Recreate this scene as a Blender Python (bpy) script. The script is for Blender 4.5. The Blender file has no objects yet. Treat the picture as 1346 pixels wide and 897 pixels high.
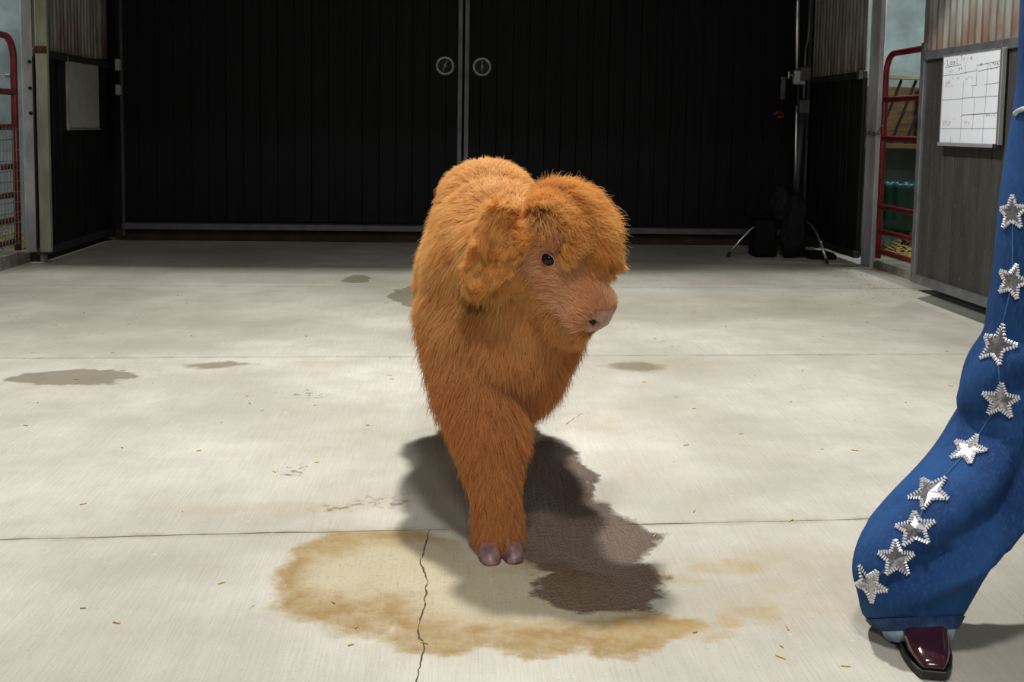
import bpy, bmesh, math, random
import numpy as np
from mathutils import Vector, Matrix, noise as mnoise
from mathutils.kdtree import KDTree

random.seed(7)
rng = np.random.default_rng(11)
C = bpy.context.scene.collection
PI = math.pi

# ------------------------------------------------------------------ camera
def camera():
    yaw, pitch, roll = math.radians(6.8717), math.radians(5.075), math.radians(1.2302)
    fw = Vector((math.sin(yaw)*math.cos(pitch), math.cos(yaw)*math.cos(pitch), -math.sin(pitch)))
    rt = Vector((math.cos(yaw), -math.sin(yaw), 0))
    up = rt.cross(fw)
    r2 = rt*math.cos(roll) + up*math.sin(roll)
    u2 = -rt*math.sin(roll) + up*math.cos(roll)
    cd = bpy.data.cameras.new('camera'); co = bpy.data.objects.new('camera', cd); C.objects.link(co)
    m = Matrix((r2, u2, -fw)).transposed().to_4x4()
    m.translation = Vector((0, 0, .95))
    co.matrix_world = m
    cd.sensor_width = 36.0; cd.sensor_fit = 'HORIZONTAL'
    cd.lens = 36.0*1400/1346
    cd.shift_x = (673-766.22)/1346
    cd.shift_y = (292.78-448.5)/1346
    cd.clip_start = .02
    bpy.context.scene.camera = co
camera()

# ------------------------------------------------------------------ world, lights, exposure
sc = bpy.context.scene
sc.view_settings.view_transform = 'Standard'; sc.view_settings.look = 'None'
sc.view_settings.gamma = 1.0; sc.view_settings.use_curve_mapping = False
sc.view_settings.exposure = 0.12
w = bpy.data.worlds.new('barn_air'); sc.world = w; w.use_nodes = True
w.node_tree.nodes['Background'].inputs[0].default_value = (.86, .93, 1.0, 1)
w.node_tree.nodes['Background'].inputs[1].default_value = .065

def area(name, loc, size, power, col, target=None, sy=None):
    ld = bpy.data.lights.new(name, 'AREA'); ld.energy = power; ld.color = col; ld.size = size
    if sy: ld.shape = 'RECTANGLE'; ld.size_y = sy
    lo = bpy.data.objects.new(name, ld); C.objects.link(lo); lo.location = loc
    d = (Vector(target) - Vector(loc)) if target else Vector((0, 0, -1))
    lo.rotation_euler = d.to_track_quat('-Z', 'Y').to_euler()
    return lo
area('ceiling_lamp_light', (0.08, 3.75, 3.9), .17, 165, (1.0, .99, .96))
area('ceiling_lamp_light', (0.1, .5, 4.75), .5, 92, (1.0, .98, .97))
area('stall_fill_light', (3.7, 7.3, 2.6), .3, 26, (.9, 1.0, .95))  # added fill so the right stall interior does not go black
area('stall_fill_light', (-3.6, 7.3, 2.6), .3, 16, (.9, 1.0, .95))  # matching added fill for the left stall
area('ceiling_lamp_light', (0.0, -4.2, 4.2), .9, 150, (1.0, .96, .95))

# ------------------------------------------------------------------ helpers
def thing(name, label, cat, loc=(0, 0, 0), group=None):
    o = bpy.data.objects.new(name, None); C.objects.link(o); o.location = loc
    o.empty_display_size = .1
    o['label'] = label; o['category'] = cat
    if group: o['group'] = group
    bpy.context.view_layer.update()
    return o
def tag(o, label, cat, group=None):
    o['label'] = label; o['category'] = cat
    if group: o['group'] = group
    return o
def link(o, parent=None):
    C.objects.link(o)
    if parent is not None:
        o.parent = parent
        o.matrix_parent_inverse = Matrix.Translation(-wloc(parent))
    return o
def wloc(o):
    return Vector(o.location) if o.parent is None else Vector((0, 0, 0))
def obj(name, bm, mat, parent=None, smooth=False):
    me = bpy.data.meshes.new(name)
    bm.to_mesh(me); bm.free()
    me.materials.append(mat)
    if smooth:
        me.polygons.foreach_set('use_smooth', [True]*len(me.polygons))
    o = bpy.data.objects.new(name, me)
    link(o, parent)
    return o
def share(name, me, loc, parent):
    o = bpy.data.objects.new(name, me); C.objects.link(o); o.location = loc
    if parent is not None:
        o.parent = parent; o.matrix_parent_inverse = Matrix.Translation(-wloc(parent))
    return o
def struct_empty(name):
    o = bpy.data.objects.new(name, None); C.objects.link(o); o['kind'] = 'structure'; return o
def struct(name, bm, mat, parent=None):
    o = obj(name, bm, mat, parent)
    if parent is None: o['kind'] = 'structure'
    return o
def bx(bm, c, s, bev=0, mat=0, rot=None):
    r = bmesh.ops.create_cube(bm, size=1.0)
    vs = r['verts']
    bmesh.ops.scale(bm, vec=s, verts=vs)
    if bev:
        es = list({e for v in vs for e in v.link_edges})
        q = bmesh.ops.bevel(bm, geom=es, offset=bev, segments=1, affect='EDGES', profile=.5)
        vs = list({v for f in q['faces'] for v in f.verts} | {v for v in vs if v.is_valid})
        seen = set(vs); st = list(vs)
        while st:
            v = st.pop()
            for e in v.link_edges:
                o2 = e.other_vert(v)
                if o2 not in seen: seen.add(o2); st.append(o2)
        vs = list(seen)
    if rot: bmesh.ops.rotate(bm, cent=(0, 0, 0), matrix=rot, verts=vs)
    bmesh.ops.translate(bm, vec=c, verts=vs)
    return bm
def box(c, s, bev=0): return bx(bmesh.new(), c, s, bev)
def tube(bm, pts, r, n=10, caps=True):
    pts = [Vector(p) for p in pts]
    rr = r if isinstance(r, (list, tuple)) else [r]*len(pts)
    rings = []; ref = None
    for i, p in enumerate(pts):
        t = (pts[min(i+1, len(pts)-1)] - pts[max(i-1, 0)]).normalized()
        if ref is None:
            ref = Vector((0, 0, 1)) if abs(t.z) < .9 else Vector((1, 0, 0))
        a = (ref - t*ref.dot(t)).normalized(); ref = a
        b = t.cross(a)
        rings.append([bm.verts.new(p + (a*math.cos(2*PI*k/n) + b*math.sin(2*PI*k/n))*rr[i]) for k in range(n)])
    for i in range(len(rings)-1):
        for k in range(n):
            bm.faces.new((rings[i][k], rings[i][(k+1) % n], rings[i+1][(k+1) % n], rings[i+1][k]))
    if caps:
        bm.faces.new(rings[0][::-1]); bm.faces.new(rings[-1])
    return bm
def loft(rings, caps=True, bm=None):
    bm = bm or bmesh.new()
    R = [[bm.verts.new(p) for p in r] for r in rings]
    n = len(R[0])
    for i in range(len(R)-1):
        for k in range(n):
            bm.faces.new((R[i][k], R[i][(k+1) % n], R[i+1][(k+1) % n], R[i+1][k]))
    if caps:
        bm.faces.new(R[0][::-1]); bm.faces.new(R[-1])
    return bm

# ------------------------------------------------------------------ materials
class NT:
    def __init__(s, name):
        s.m = bpy.data.materials.new(name); s.m.use_nodes = True
        s.t = s.m.node_tree; s.n = s.t.nodes; s.b = s.n['Principled BSDF']
    def add(s, ty, **kw):
        n = s.n.new(ty)
        for k, v in kw.items(): setattr(n, k, v)
        return n
    def put(s, inp, v):
        if isinstance(v, bpy.types.NodeSocket): s.t.links.new(v, inp)
        else:
            if isinstance(v, tuple) and len(v) == 3 and inp.type == 'RGBA': v = (*v, 1)
            inp.default_value = v
    def tc(s, which='Object'): return s.add('ShaderNodeTexCoord').outputs[which]
    def pos(s): return s.add('ShaderNodeNewGeometry').outputs['Position']
    def math(s, op, a, b=0, clamp=False):
        n = s.add('ShaderNodeMath', operation=op, use_clamp=clamp); s.put(n.inputs[0], a); s.put(n.inputs[1], b); return n.outputs[0]
    def vmath(s, op, a, b):
        n = s.add('ShaderNodeVectorMath', operation=op); s.put(n.inputs[0], a); s.put(n.inputs[1], b)
        return n.outputs['Value'] if op in ('LENGTH', 'DISTANCE', 'DOT_PRODUCT') else n.outputs[0]
    def mapping(s, v, scale=(1, 1, 1), rot=(0, 0, 0)):
        n = s.add('ShaderNodeMapping'); s.put(n.inputs['Vector'], v)
        n.inputs['Scale'].default_value = scale; n.inputs['Rotation'].default_value = rot; return n.outputs[0]
    def noise(s, v, scale, detail=4, rough=.55, out='Fac', dist=0):
        n = s.add('ShaderNodeTexNoise'); s.put(n.inputs['Vector'], v); n.inputs['Scale'].default_value = scale
        n.inputs['Detail'].default_value = detail; n.inputs['Roughness'].default_value = rough
        n.inputs['Distortion'].default_value = dist
        return n.outputs[out]
    def ss(s, v, a, b, to0=0., to1=1.):
        n = s.add('ShaderNodeMapRange', interpolation_type='SMOOTHSTEP'); s.put(n.inputs[0], v)
        n.inputs[1].default_value = a; n.inputs[2].default_value = b; n.inputs[3].default_value = to0; n.inputs[4].default_value = to1
        return n.outputs[0]
    def mix(s, f, a, b, mode='MIX'):
        n = s.add('ShaderNodeMix', data_type='RGBA', blend_type=mode)
        s.put(n.inputs[0], f); s.put(n.inputs[6], a); s.put(n.inputs[7], b); return n.outputs[2]
    def bump(s, h, strength=.3, dist=.01, prev=None):
        n = s.add('ShaderNodeBump'); n.inputs['Strength'].default_value = strength; n.inputs['Distance'].default_value = dist
        s.put(n.inputs['Height'], h)
        if prev is not None: s.put(n.inputs['Normal'], prev)
        return n.outputs[0]
    def set(s, **kw):
        for k, v in kw.items():
            s.put(s.b.inputs[{'col': 'Base Color', 'rough': 'Roughness', 'metal': 'Metallic', 'spec': 'Specular IOR Level', 'normal': 'Normal',
                              'coat': 'Coat Weight', 'sheen': 'Sheen Weight', 'emit': 'Emission Color', 'es': 'Emission Strength'}[k]], v)
        return s.m

def simple(name, col, rough=.6, metal=0., var=.25, scale=8, spec=.5, bump=.1, stretch=(1, 1, 1)):
    t = NT(name); v = t.mapping(t.pos(), stretch)
    n = t.noise(v, scale, 5)
    dark = tuple(c*(1-var) for c in col); lite = tuple(min(1, c*(1+var)) for c in col)
    c = t.mix(t.ss(n, .3, .7), dark, lite)
    n2 = t.noise(v, scale*9, 3)
    c = t.mix(t.ss(n2, .35, .75, 0, .35), c, dark)
    return t.set(col=c, rough=rough, metal=metal, spec=spec, normal=t.bump(n2, bump, .004))

M = {}
M['black_board'] = simple('black_board', (.017, .017, .018), .62, var=.35, scale=3, spec=.25, stretch=(6, 6, .6))
def dusty():
    t = NT('dusty_black_board'); p = t.pos()
    n = t.noise(t.mapping(p, (5, 5, .8)), 3, 5); d = t.noise(p, 90, 2, .7); d2 = t.noise(t.mapping(p, (3, 3, 1)), 30, 4, .7)
    c = t.mix(t.ss(n, .3, .75), (.036, .034, .031), (.062, .059, .053))
    c = t.mix(t.ss(d, .62, .75, 0, .6), c, (.2, .19, .17))
    c = t.mix(t.ss(d2, .6, .75, 0, .5), c, (.10, .095, .08))
    return t.set(col=c, rough=.75, spec=.3, normal=t.bump(d, .15, .003))
M['dusty_board'] = dusty()
M['groove_dust'] = simple('groove_dust', (.15, .145, .13), .9, 0, .3, 20)
M['door_board'] = simple('door_board', (.006, .006, .0075), .6, var=.35, scale=3, spec=.2, stretch=(6, 6, .6))
M['frame_steel'] = simple('frame_steel', (.20, .21, .22), .5, .6, .2, 12)
M['dark_steel'] = simple('dark_steel', (.075, .08, .085), .5, .5, .25, 9)
M['door_steel'] = simple('door_steel', (.16, .165, .18), .5, .6, .2, 9)
M['post_steel'] = simple('post_steel', (.58, .57, .60), .65, .1, .3, 4, stretch=(2, 2, .6))
M['post_green'] = simple('post_green', (.34, .36, .27), .75, 0, .25, 4, stretch=(2, 2, .6))
def corr():
    t = NT('corrugated_steel'); p = t.pos()
    n = t.noise(t.mapping(p, (6, 6, .7)), 2.2, 6, .65)
    c = t.mix(t.ss(n, .3, .72), (.19, .185, .16), (.40, .40, .36))
    sep = t.add('ShaderNodeSeparateXYZ'); t.put(sep.inputs[0], p)
    low = t.ss(sep.outputs[2], 1.42, 1.72, 1, 0)
    r = t.ss(t.noise(t.mapping(p, (3, 3, .8)), 3.1, 5), .42, .62)
    c = t.mix(t.math('MULTIPLY', t.math('MULTIPLY', low, r), .8), c, (.20, .085, .035))
    return t.set(col=c, rough=.55, metal=.35, spec=.4)
M['corrugated'] = corr()
M['red_paint'] = simple('red_gate_paint', (.24, .018, .022), .38, 0, .35, 10)
M['wire'] = simple('galvanised_wire', (.38, .36, .36), .5, .6, .2)
M['chain'] = simple('chain_steel', (.3, .28, .26), .5, .8, .3, 30)
M['concrete_kerb'] = simple('kerb_concrete', (.26, .24, .19), .9, 0, .4, 9, bump=.4)
M['stall_wall'] = simple('stall_wall', (.30, .36, .37), .8, 0, .35, 2)
M['wood'] = simple('stall_timber', (.15, .08, .035), .8, 0, .4, 5, stretch=(1, 6, 6))
M['straw'] = simple('straw', (.62, .45, .13), .8, 0, .4, 30)
M['dirt'] = simple('stall_dirt', (.36, .27, .12), .95, 0, .4, 14)
M['green_plastic'] = simple('green_plastic', (.012, .075, .07), .35, 0, .3, 8)
M['white_enamel'] = simple('whiteboard_enamel', (.88, .91, .97), .3, 0, .03, 4, bump=0)
M['aluminium'] = simple('aluminium', (.62, .63, .64), .35, .8, .08, 20)
M['paper'] = simple('paper_sheet', (.50, .50, .44), .8, 0, .08, 18)
M['plastic_grey'] = simple('tray_plastic', (.28, .28, .30), .5, 0, .05)
M['ink_black'] = simple('black_marker', (.05, .05, .07), .5, 0, .1)
M['ink_red'] = simple('red_marker', (.75, .25, .25), .5, 0, .1)
M['chrome'] = simple('chrome_tube', (.72, .73, .74), .22, .95, .05, 20)
M['grey_blue'] = simple('grey_blue_plastic', (.055, .065, .085), .5, 0, .2)
M['grey_metal'] = simple('grey_clamp', (.16, .16, .17), .45, .4, .2)
M['black_fabric'] = simple('black_nylon', (.010, .010, .012), .85, 0, .3, 30, spec=.15, bump=.4)
M['dark_cloth'] = simple('charcoal_nylon', (.013, .013, .016), .8, 0, .3, 20, spec=.2, bump=.5)
M['black_rubber'] = simple('black_rubber', (.012, .012, .012), .7, 0, .2)
M['red_plastic'] = simple('red_plastic', (.30, .02, .015), .4, 0, .2)
M['dull_brass'] = simple('handle_metal', (.30, .30, .28), .35, .8, .2, 40)
M['white_plastic'] = simple('bracket_white', (.42, .43, .42), .6, 0, .1)
M['ceiling'] = simple('loft_board', (.10, .095, .09), .9, 0, .2, 3)
M['wall_up'] = simple('upper_wall_sheet', (.30, .29, .27), .8, 0, .2, 3)

# ------------------------------------------------------------------ floor
def floor_material():
    t = NT('brushed_concrete'); p = t.pos()
    big = t.noise(p, .9, 5, .6); med = t.noise(p, 5.0, 5, .6); fine = t.noise(p, 160, 2, .6)
    # broom strokes run roughly down the aisle
    br = t.noise(t.mapping(p, (1, .022, 1), (0, 0, math.radians(-5))), 260, 3, .6)
    br2 = t.noise(t.mapping(p, (1, .03, 1), (0, 0, math.radians(28))), 60, 3, .6)
    c = t.mix(t.ss(big, .3, .7), (.43, .41, .34), (.70, .67, .585))
    c = t.mix(t.ss(med, .35, .75, 0, .45), c, (.43, .395, .32))
    c = t.mix(t.ss(br, .35, .6, .16, 0), c, (.30, .26, .20))
    c = t.mix(t.ss(br2, .5, .75, 0, .07), c, (.35, .31, .25))
    c = t.mix(t.ss(fine, .60, .74, 0, .35), c, (.22, .19, .15))
    spk = t.noise(p, 38, 2, .5)
    c = t.mix(t.ss(spk, .70, .74, 0, .4), c, (.72, .62, .46))
    # noise-bent coordinates for the stains
    nz = t.noise(p, 5.5, 5, .6, out='Color')
    off = t.vmath('MULTIPLY', t.vmath('SUBTRACT', nz, (.5, .5, .5)), (.26, .26, .26))
    q = t.vmath('ADD', p, off)
    def ell(cx, cy, rx, ry, soft=.15, rot=0):
        v = t.vmath('SUBTRACT', q, (cx, cy, 0))
        if rot: v = t.mapping(v, (1, 1, 0), (0, 0, rot))
        v = t.vmath('MULTIPLY', v, (1/rx, 1/ry, 0))
        return t.ss(t.vmath('LENGTH', v, (0, 0, 0)), 1-soft, 1+soft, 1, 0)
    def union(L):
        r = L[0]
        for x in L[1:]: r = t.math('MAXIMUM', r, x)
        return r
    # old yellow-brown stain: paler middle, strong rim
    seam = t.add('ShaderNodeSeparateXYZ'); t.put(seam.inputs[0], p)
    below = t.ss(seam.outputs[1], 2.44, 2.47, 1, 0)
    outer = union([ell(-.16, 2.23, .20, .25, .10), ell(.10, 2.05, .26, .21, .10), ell(.22, 1.93, .24, .12, .12), ell(-.08, 2.12, .17, .15, .1)])
    inner = union([ell(-.10, 2.25, .19, .13, .35), ell(.08, 2.10, .17, .14, .35), ell(.2, 2.05, .2, .1, .3)])
    outer = t.math('MULTIPLY', outer, below)
    rim = t.math('MULTIPLY', outer, t.math('SUBTRACT', 1, inner), True)
    mott = t.ss(t.noise(p, 16, 5, .7), .3, .65, .45, 1)
    c = t.mix(t.math('MULTIPLY', outer, .52), c, (.46, .37, .18))
    c = t.mix(t.math('MULTIPLY', outer, t.ss(t.noise(p, 95, 3, .7), .54, .68, 0, .35)), c, (.24, .17, .07))
    c = t.mix(t.math('MULTIPLY', t.math('MULTIPLY', rim, mott), .85), c, (.30, .18, .05))
    # smaller rust-brown blots on the right
    spots = union([ell(.60, 2.20, .075, .05, .5), ell(.53, 1.94, .045, .03, .35), ell(.60, 1.98, .06, .035, .5), ell(.45, 2.12, .07, .05, .5),
                   ell(.50, 1.88, .03, .03, .5), ell(.40, 1.90, .10, .04, .5)])
    c = t.mix(t.math('MULTIPLY', t.math('MULTIPLY', spots, mott), .55), c, (.42, .27, .09))
    faint = union([ell(.80, 2.22, .18, .10, .8), ell(.75, 2.0, .25, .09, .8), ell(1.5, 5.6, .8, .35, .9), ell(.9, 4.2, .2, .1, .8), ell(-2.0, 3.5, .4, .25, .9),
                   ell(-.4, 2.62, .25, .05, .6), ell(-.55, 4.25, .12, .07, .6), ell(.45, 3.35, .09, .08, .6)])
    c = t.mix(t.math('MULTIPLY', t.math('MULTIPLY', faint, mott), .30), c, (.40, .30, .15))
    # damp drying patches
    patch = union([ell(-1.39, 4.03, .215, .13, .08), ell(-.60, 6.58, .10, .19, .06), ell(-.21, 5.95, .14, .42, .05), ell(-.92, 4.22, .11, .05, .4), ell(.72, 4.16, .12, .08, .4)])
    c = t.mix(t.math('MULTIPLY', patch, .72), c, (.175, .145, .085))
    grime = union([ell(-.44, 2.9, .03, .05, .3), ell(-.30, 2.62, .05, .04, .4), ell(-.18, 2.65, .06, .05, .5), ell(-.5, 3.75, .05, .05, .5), ell(-.37, 2.12, .008, .02, .2)])
    gm = t.math('MULTIPLY', grime, t.ss(t.noise(p, 45, 3, .6), .48, .62))
    c = t.mix(t.math('MULTIPLY', gm, .7), c, (.16, .13, .10))
    # wet patch in front of the calf
    wet = union([ell(.26, 2.80, .125, .40, .08), ell(.28, 2.40, .17, .25, .08), ell(.33, 2.12, .135, .14, .08)])
    c = t.mix(t.math('MULTIPLY', wet, .78), c, (.150, .085, .062))
    wr = t.ss(br, .35, .62, .08, .26)
    rough = t.math('ADD', t.math('MULTIPLY', wet, t.math('SUBTRACT', wr, .88)), .88)
    # joint dirt beside the saw cuts
    jn = t.noise(p, 11, 4, .7)
    for yy in (2.46, 4.36, 6.27):
        d = t.math('ABSOLUTE', t.math('SUBTRACT', seam.outputs[1], yy))
        m = t.math('MULTIPLY', t.ss(d, .004, .028, 1, 0), t.ss(jn, .38, .68, .1, .9))
        c = t.mix(t.math('MULTIPLY', m, .5), c, (.27, .19, .10))
    h = t.math('ADD', br, t.math('MULTIPLY', fine, .4))
    wb_ = t.math('MULTIPLY', t.math('MULTIPLY', t.math('ADD', t.noise(t.mapping(p, (1, .5, 1)), 170, 2, .6), t.math('MULTIPLY', br, 1.0)), wet), 8.)
    h = t.math('ADD', h, wb_)
    return t.set(col=c, rough=rough, spec=t.math('ADD', t.math('MULTIPLY', wet, .35), .28), normal=t.bump(h, .55, .004))
M['floor'] = floor_material()
M['joint'] = simple('joint_dirt', (.09, .065, .04), .95, 0, .4, 20)

floor = struct('floor', box((0, 2.9, -.06), (8.4, 14.4, .08)), M['joint'])
def slab(y0, y1, x0, x1, seed):
    """one concrete slab with slightly chipped edges"""
    bm = bmesh.new(); r2 = random.Random(seed)
    def edge(y, sgn):
        n = int((x1-x0)/.025); pts = []
        for i in range(n+1):
            x = x0 + (x1-x0)*i/n
            v = mnoise.noise(Vector((x*9, y*7 + sgn, seed)))*.0035 + mnoise.noise(Vector((x*40, y*3+sgn, 5)))*.0016
            if y == 4.36 or y == 6.27: v *= .5
            wob = mnoise.noise(Vector((x*1.7, y*11, 2.)))*.012 + mnoise.noise(Vector((x*9, y*11, 4.)))*.003
            pts.append((x, y + wob + v - sgn*(.0022 if y == 2.46 else .0012)))
        return pts
    a = edge(y0, -1); b = edge(y1, 1)
    for k in range(len(a)-1):
        pass
    top0 = [bm.verts.new((x, y, 0)) for x, y in a]; top1 = [bm.verts.new((x, y, 0)) for x, y in b]
    bo0 = [bm.verts.new((x, y, -.02)) for x, y in a]; bo1 = [bm.verts.new((x, y, -.02)) for x, y in b]
    for i in range(len(a)-1):
        bm.faces.new((top0[i], top0[i+1], top1[i+1], top1[i]))
        bm.faces.new((bo0[i], bo0[i+1], top0[i+1], top0[i])); bm.faces.new((top1[i], top1[i+1], bo1[i+1], bo1[i]))
    return obj('slab', bm, M['floor'], floor)
ys = [-4.2, -1.34, .56, 2.46, 4.36, 6.27, 8.95]
for i in range(len(ys)-1):
    slab(ys[i], ys[i+1], -4.1, 4.1, i+1)
# the crack that runs from the near joint toward the viewer, and hair cracks
def crack(pts, wd, seed, name='crack'):
    bm = bmesh.new(); pv = None; r2 = random.Random(seed)
    P = []
    for (x0, y0), (x1, y1) in zip(pts[:-1], pts[1:]):
        n = max(2, int(math.hypot(x1-x0, y1-y0)/.012))
        for i in range(n): P.append((x0+(x1-x0)*i/n, y0+(y1-y0)*i/n))
    P.append(pts[-1])
    for i, (x, y) in enumerate(P):
        x += r2.uniform(-.0022, .0022); y += r2.uniform(-.002, .002)
        ww = wd*r2.uniform(.35, 1.2)
        a = bm.verts.new((x-ww/2, y, .0006)); b = bm.verts.new((x+ww/2, y+.001, .0006))
        if pv: bm.faces.new((pv[0], pv[1], b, a))
        pv = (a, b)
    return obj(name, bm, M['joint'], floor)
crack([(-.052, 2.455), (-.058, 2.36), (-.068, 2.27), (-.05, 2.17), (-.052, 2.06), (-.062, 1.95), (-.046, 1.88), (-.056, 1.79), (-.062, 1.6)], .0035, 3)
crack([(.36, 3.33), (.42, 3.45), (.46, 3.48)], .003, 5)

# ------------------------------------------------------------------ planked panels
PW = .131
def plank_mesh(height, mat, name, axis='y', wd=PW, g=.0012):
   
    bm = bmesh.new()
    s = (wd-g, .02, height) if axis == 'x' else (.02, wd-g, height)
    bx(bm, (0, 0, 0), s, .003)
    me = bpy.data.meshes.new(name); bm.to_mesh(me); bm.free(); me.materials.append(mat); return me
def side_panel(parent, x, y0, y1, z0, z1, mat, frame, sgn):
    """vertical tongue-and-groove boards in a steel frame; sgn is the way the face looks"""
    near = mat is M['dusty_board']
    me = plank_mesh(z1-z0, mat, 'plank', g=.006 if near else .002)
    n = int(round((y1-y0)/PW)); wd = (y1-y0)/n
    for i in range(n):
        share('plank', me, (x + random.uniform(-.0012, .0012), y0+wd*(i+.5), (z0+z1)/2), parent).scale[1] = wd/PW
    obj('backing_sheet', box((x-sgn*(.004 if near else .018), (y0+y1)/2, (z0+z1)/2), (.01, y1-y0, z1-z0)), M['groove_dust'] if near else M['black_rubber'], parent)
    obj('bottom_rail', box((x+sgn*.004, (y0+y1)/2, z0-.022), (.05, y1-y0, .05), .003), frame, parent)
    obj('top_rail', box((x+sgn*.004, (y0+y1)/2, z1+.025), (.05, y1-y0, .05), .003), frame, parent)
def corrugated(parent, x, y0, y1, z0, z1, pitch=.073, sgn=-1):
    bm = bmesh.new(); pv = None
    n = int((y1-y0)/pitch*10)
    for i in range(n+1):
        y = y0+(y1-y0)*i/n; ph = (y/pitch) % 1
        d = .012*max(-1, min(1, 1.6*math.cos(2*PI*ph)))
        a = bm.verts.new((x+sgn*d, y, z0)); b = bm.verts.new((x+sgn*d, y, z1))
        if pv: bm.faces.new((pv[0], a, b, pv[1]))
        pv = (a, b)
    return obj('corrugated_sheet', bm, M['corrugated'], parent)

# right-hand stall front nearest the viewer
wr = struct_empty('wall_right')
side_panel(wr, 2.635, 1.7, 5.78, .155, 1.37, M['dusty_board'], M['frame_steel'], -1)
obj('end_stile', box((2.637, 5.805, .79), (.054, .05, 1.36), .003), M['frame_steel'], wr)
corrugated(wr, 2.65, 1.7, 5.80, 1.42, 2.9)
obj('corner_sheet', box((2.645, 5.79, 2.16), (.05, .07, 1.48), .004), M['corrugated'], wr)
obj('upper_stile', box((2.66, 5.835, 2.16), (.05, .02, 1.48), .003), M['dark_steel'], wr)
obj('shade_strip', box((2.98, 3.95, -.004), (.30, 4.5, .012)), M['black_rubber'], wr)  # shade of the recess below the panel, put in as a black strip
# far right stall front
wfr = struct_empty('wall_right_far')
side_panel(wfr, 2.93, 7.47, 8.66, .09, 1.355, M['black_board'], M['dark_steel'], -1)
corrugated(wfr, 2.935, 7.45, 8.66, 1.41, 2.9)
obj('hinge_bracket', box((2.90, 7.49, 1.38), (.03, .05, .07), .004), M['chain'], wfr)
# left stall front
wl = struct_empty('wall_left')
side_panel(wl, -2.665, 7.22, 8.60, .10, 1.33, M['black_board'], M['dark_steel'], 1)
corrugated(wl, -2.675, 7.22, 8.44, 1.385, 2.9, .066, 1)
obj('corner_sheet', box((-2.665, 8.50, 2.14), (.04, .14, 1.5), .004), M['corrugated'], wl)

# posts
def post(n, c, s, mat): return struct('trim_%d' % n, box(c, s, .006), mat)
post(1, (2.968, 7.355, 1.45), (.036, .19, 2.9), M['post_steel'])
p2 = post(2, (-2.732, 7.34, 1.46), (.115, .06, 2.92), M['post_steel'])
p3 = post(3, (-2.612, 7.18, 1.49), (.068, .045, 2.82), M['post_green'])
p3.location = (0, 0, 0)
for z in (1.30, 1.13, .97):
    bm = bmesh.new(); bmesh.ops.create_cone(bm, cap_ends=True, segments=12, radius1=.011, radius2=.011, depth=.02, matrix=Matrix.Translation((-2.735, 7.308, z)) @ Matrix.Rotation(PI/2, 4, 'X'))
    obj('bolt_hole', bm, M['black_rubber'], p2)
obj('rust_band', box((-2.612, 7.155, 1.37), (.072, .012, .045), .002), simple('rust', (.10, .035, .02), .9, 0, .5, 30), p3)

# kerbs under the gates, plus an added dark block under the left panel
struct('trim_9', box((-2.78, 7.95, .03), (.16, 1.3, .07), .005), M['black_rubber'])  # black block added to darken the floor lit beneath the left panel
struct('trim_4', box((3.07, 6.65, .015), (.2, 1.6, .08), .01), M['concrete_kerb'])
struct('trim_5', box((-2.86, 6.3, .03), (.2, 2.2, .08), .01), M['concrete_kerb'])

# ------------------------------------------------------------------ back doors
def door(n, x0, x1, hx):
    d = struct_empty('door_%d' % n)
    y = 8.60
    me = plank_mesh(2.75, M['door_board'], 'plank', 'x')
    k = int(round((x1-x0)/PW)); wd = (x1-x0)/k
    for i in range(k):
        o = share('plank', me, (x0+wd*(i+.5), y+random.uniform(-.0012, .0012), .16+1.375), d); o.scale[0] = wd/PW
    obj('backing_sheet', box(((x0+x1)/2, y+.02, 1.5), (x1-x0, .012, 2.8)), M['black_rubber'], d)
    sx = x1-.02 if n == 1 else x0+.02
    obj('meeting_stile', box((sx, y-.006, 1.48), (.038, .05, 2.88), .004), M['door_steel'], d)
    ox = x0+.012 if n == 1 else x1-.012
    obj('outer_stile', box((ox, y-.004, 1.48), (.024, .045, 2.88), .003), M['dark_steel'], d)
    obj('bottom_rail', box(((x0+x1)/2, y-.012, .12), (x1-x0, .06, .05), .004), M['door_steel'], d)
    obj('top_rail', box(((x0+x1)/2, y-.012, 2.92), (x1-x0, .06, .06), .004), M['door_steel'], d)
    # flush ring handle
    bm = bmesh.new()
    ring = [(math.cos(a)*.066, math.sin(a)*.066) for a in np.linspace(0, 2*PI, 29)[:-1]]
    prof = [(.050, -.014), (.057, -.022), (.068, -.024), (.078, -.018), (.080, -.008)]
    rings = [[Vector((hx+math.cos(a)*r, y+dy, 1.42+math.sin(a)*r)) for a in np.linspace(0, 2*PI, 33)[:-1]] for r, dy in prof]
    loft(rings, False, bm)
    h = obj('handle', bm, M['dull_brass'], d, True)
    bm = bmesh.new(); bmesh.ops.create_cone(bm, cap_ends=True, segments=28, radius1=.052, radius2=.052, depth=.006, matrix=Matrix.Translation((hx, y-.0125, 1.42)) @ Matrix.Rotation(PI/2, 4, 'X'))
    obj('cup', bm, M['black_rubber'], h)
    tl = .35 if n == 1 else 0
    bm = tube(bmesh.new(), [(hx-.045*math.sin(tl), y-.02, 1.42-.045*math.cos(tl)), (hx+.045*math.sin(tl), y-.02, 1.42+.045*math.cos(tl))], .006, 8)
    bx(bm, (hx, y-.02, 1.42), (.02, .008, .03), .002)
    obj('pull_bar', bm, M['dull_brass'], h)
    return d
door(1, -2.56, .047, -.092)
door(2, .060, 2.90, .200)
struct('trim_6', box((.17, 8.66, .045), (5.6, .04, .085), .004), simple('door_sill', (.05, .028, .022), .8, 0, .4, 6))
struct('wall_back', box((.1, 8.95, 1.6), (8.4, .1, 3.3)), M['black_board'])
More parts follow.
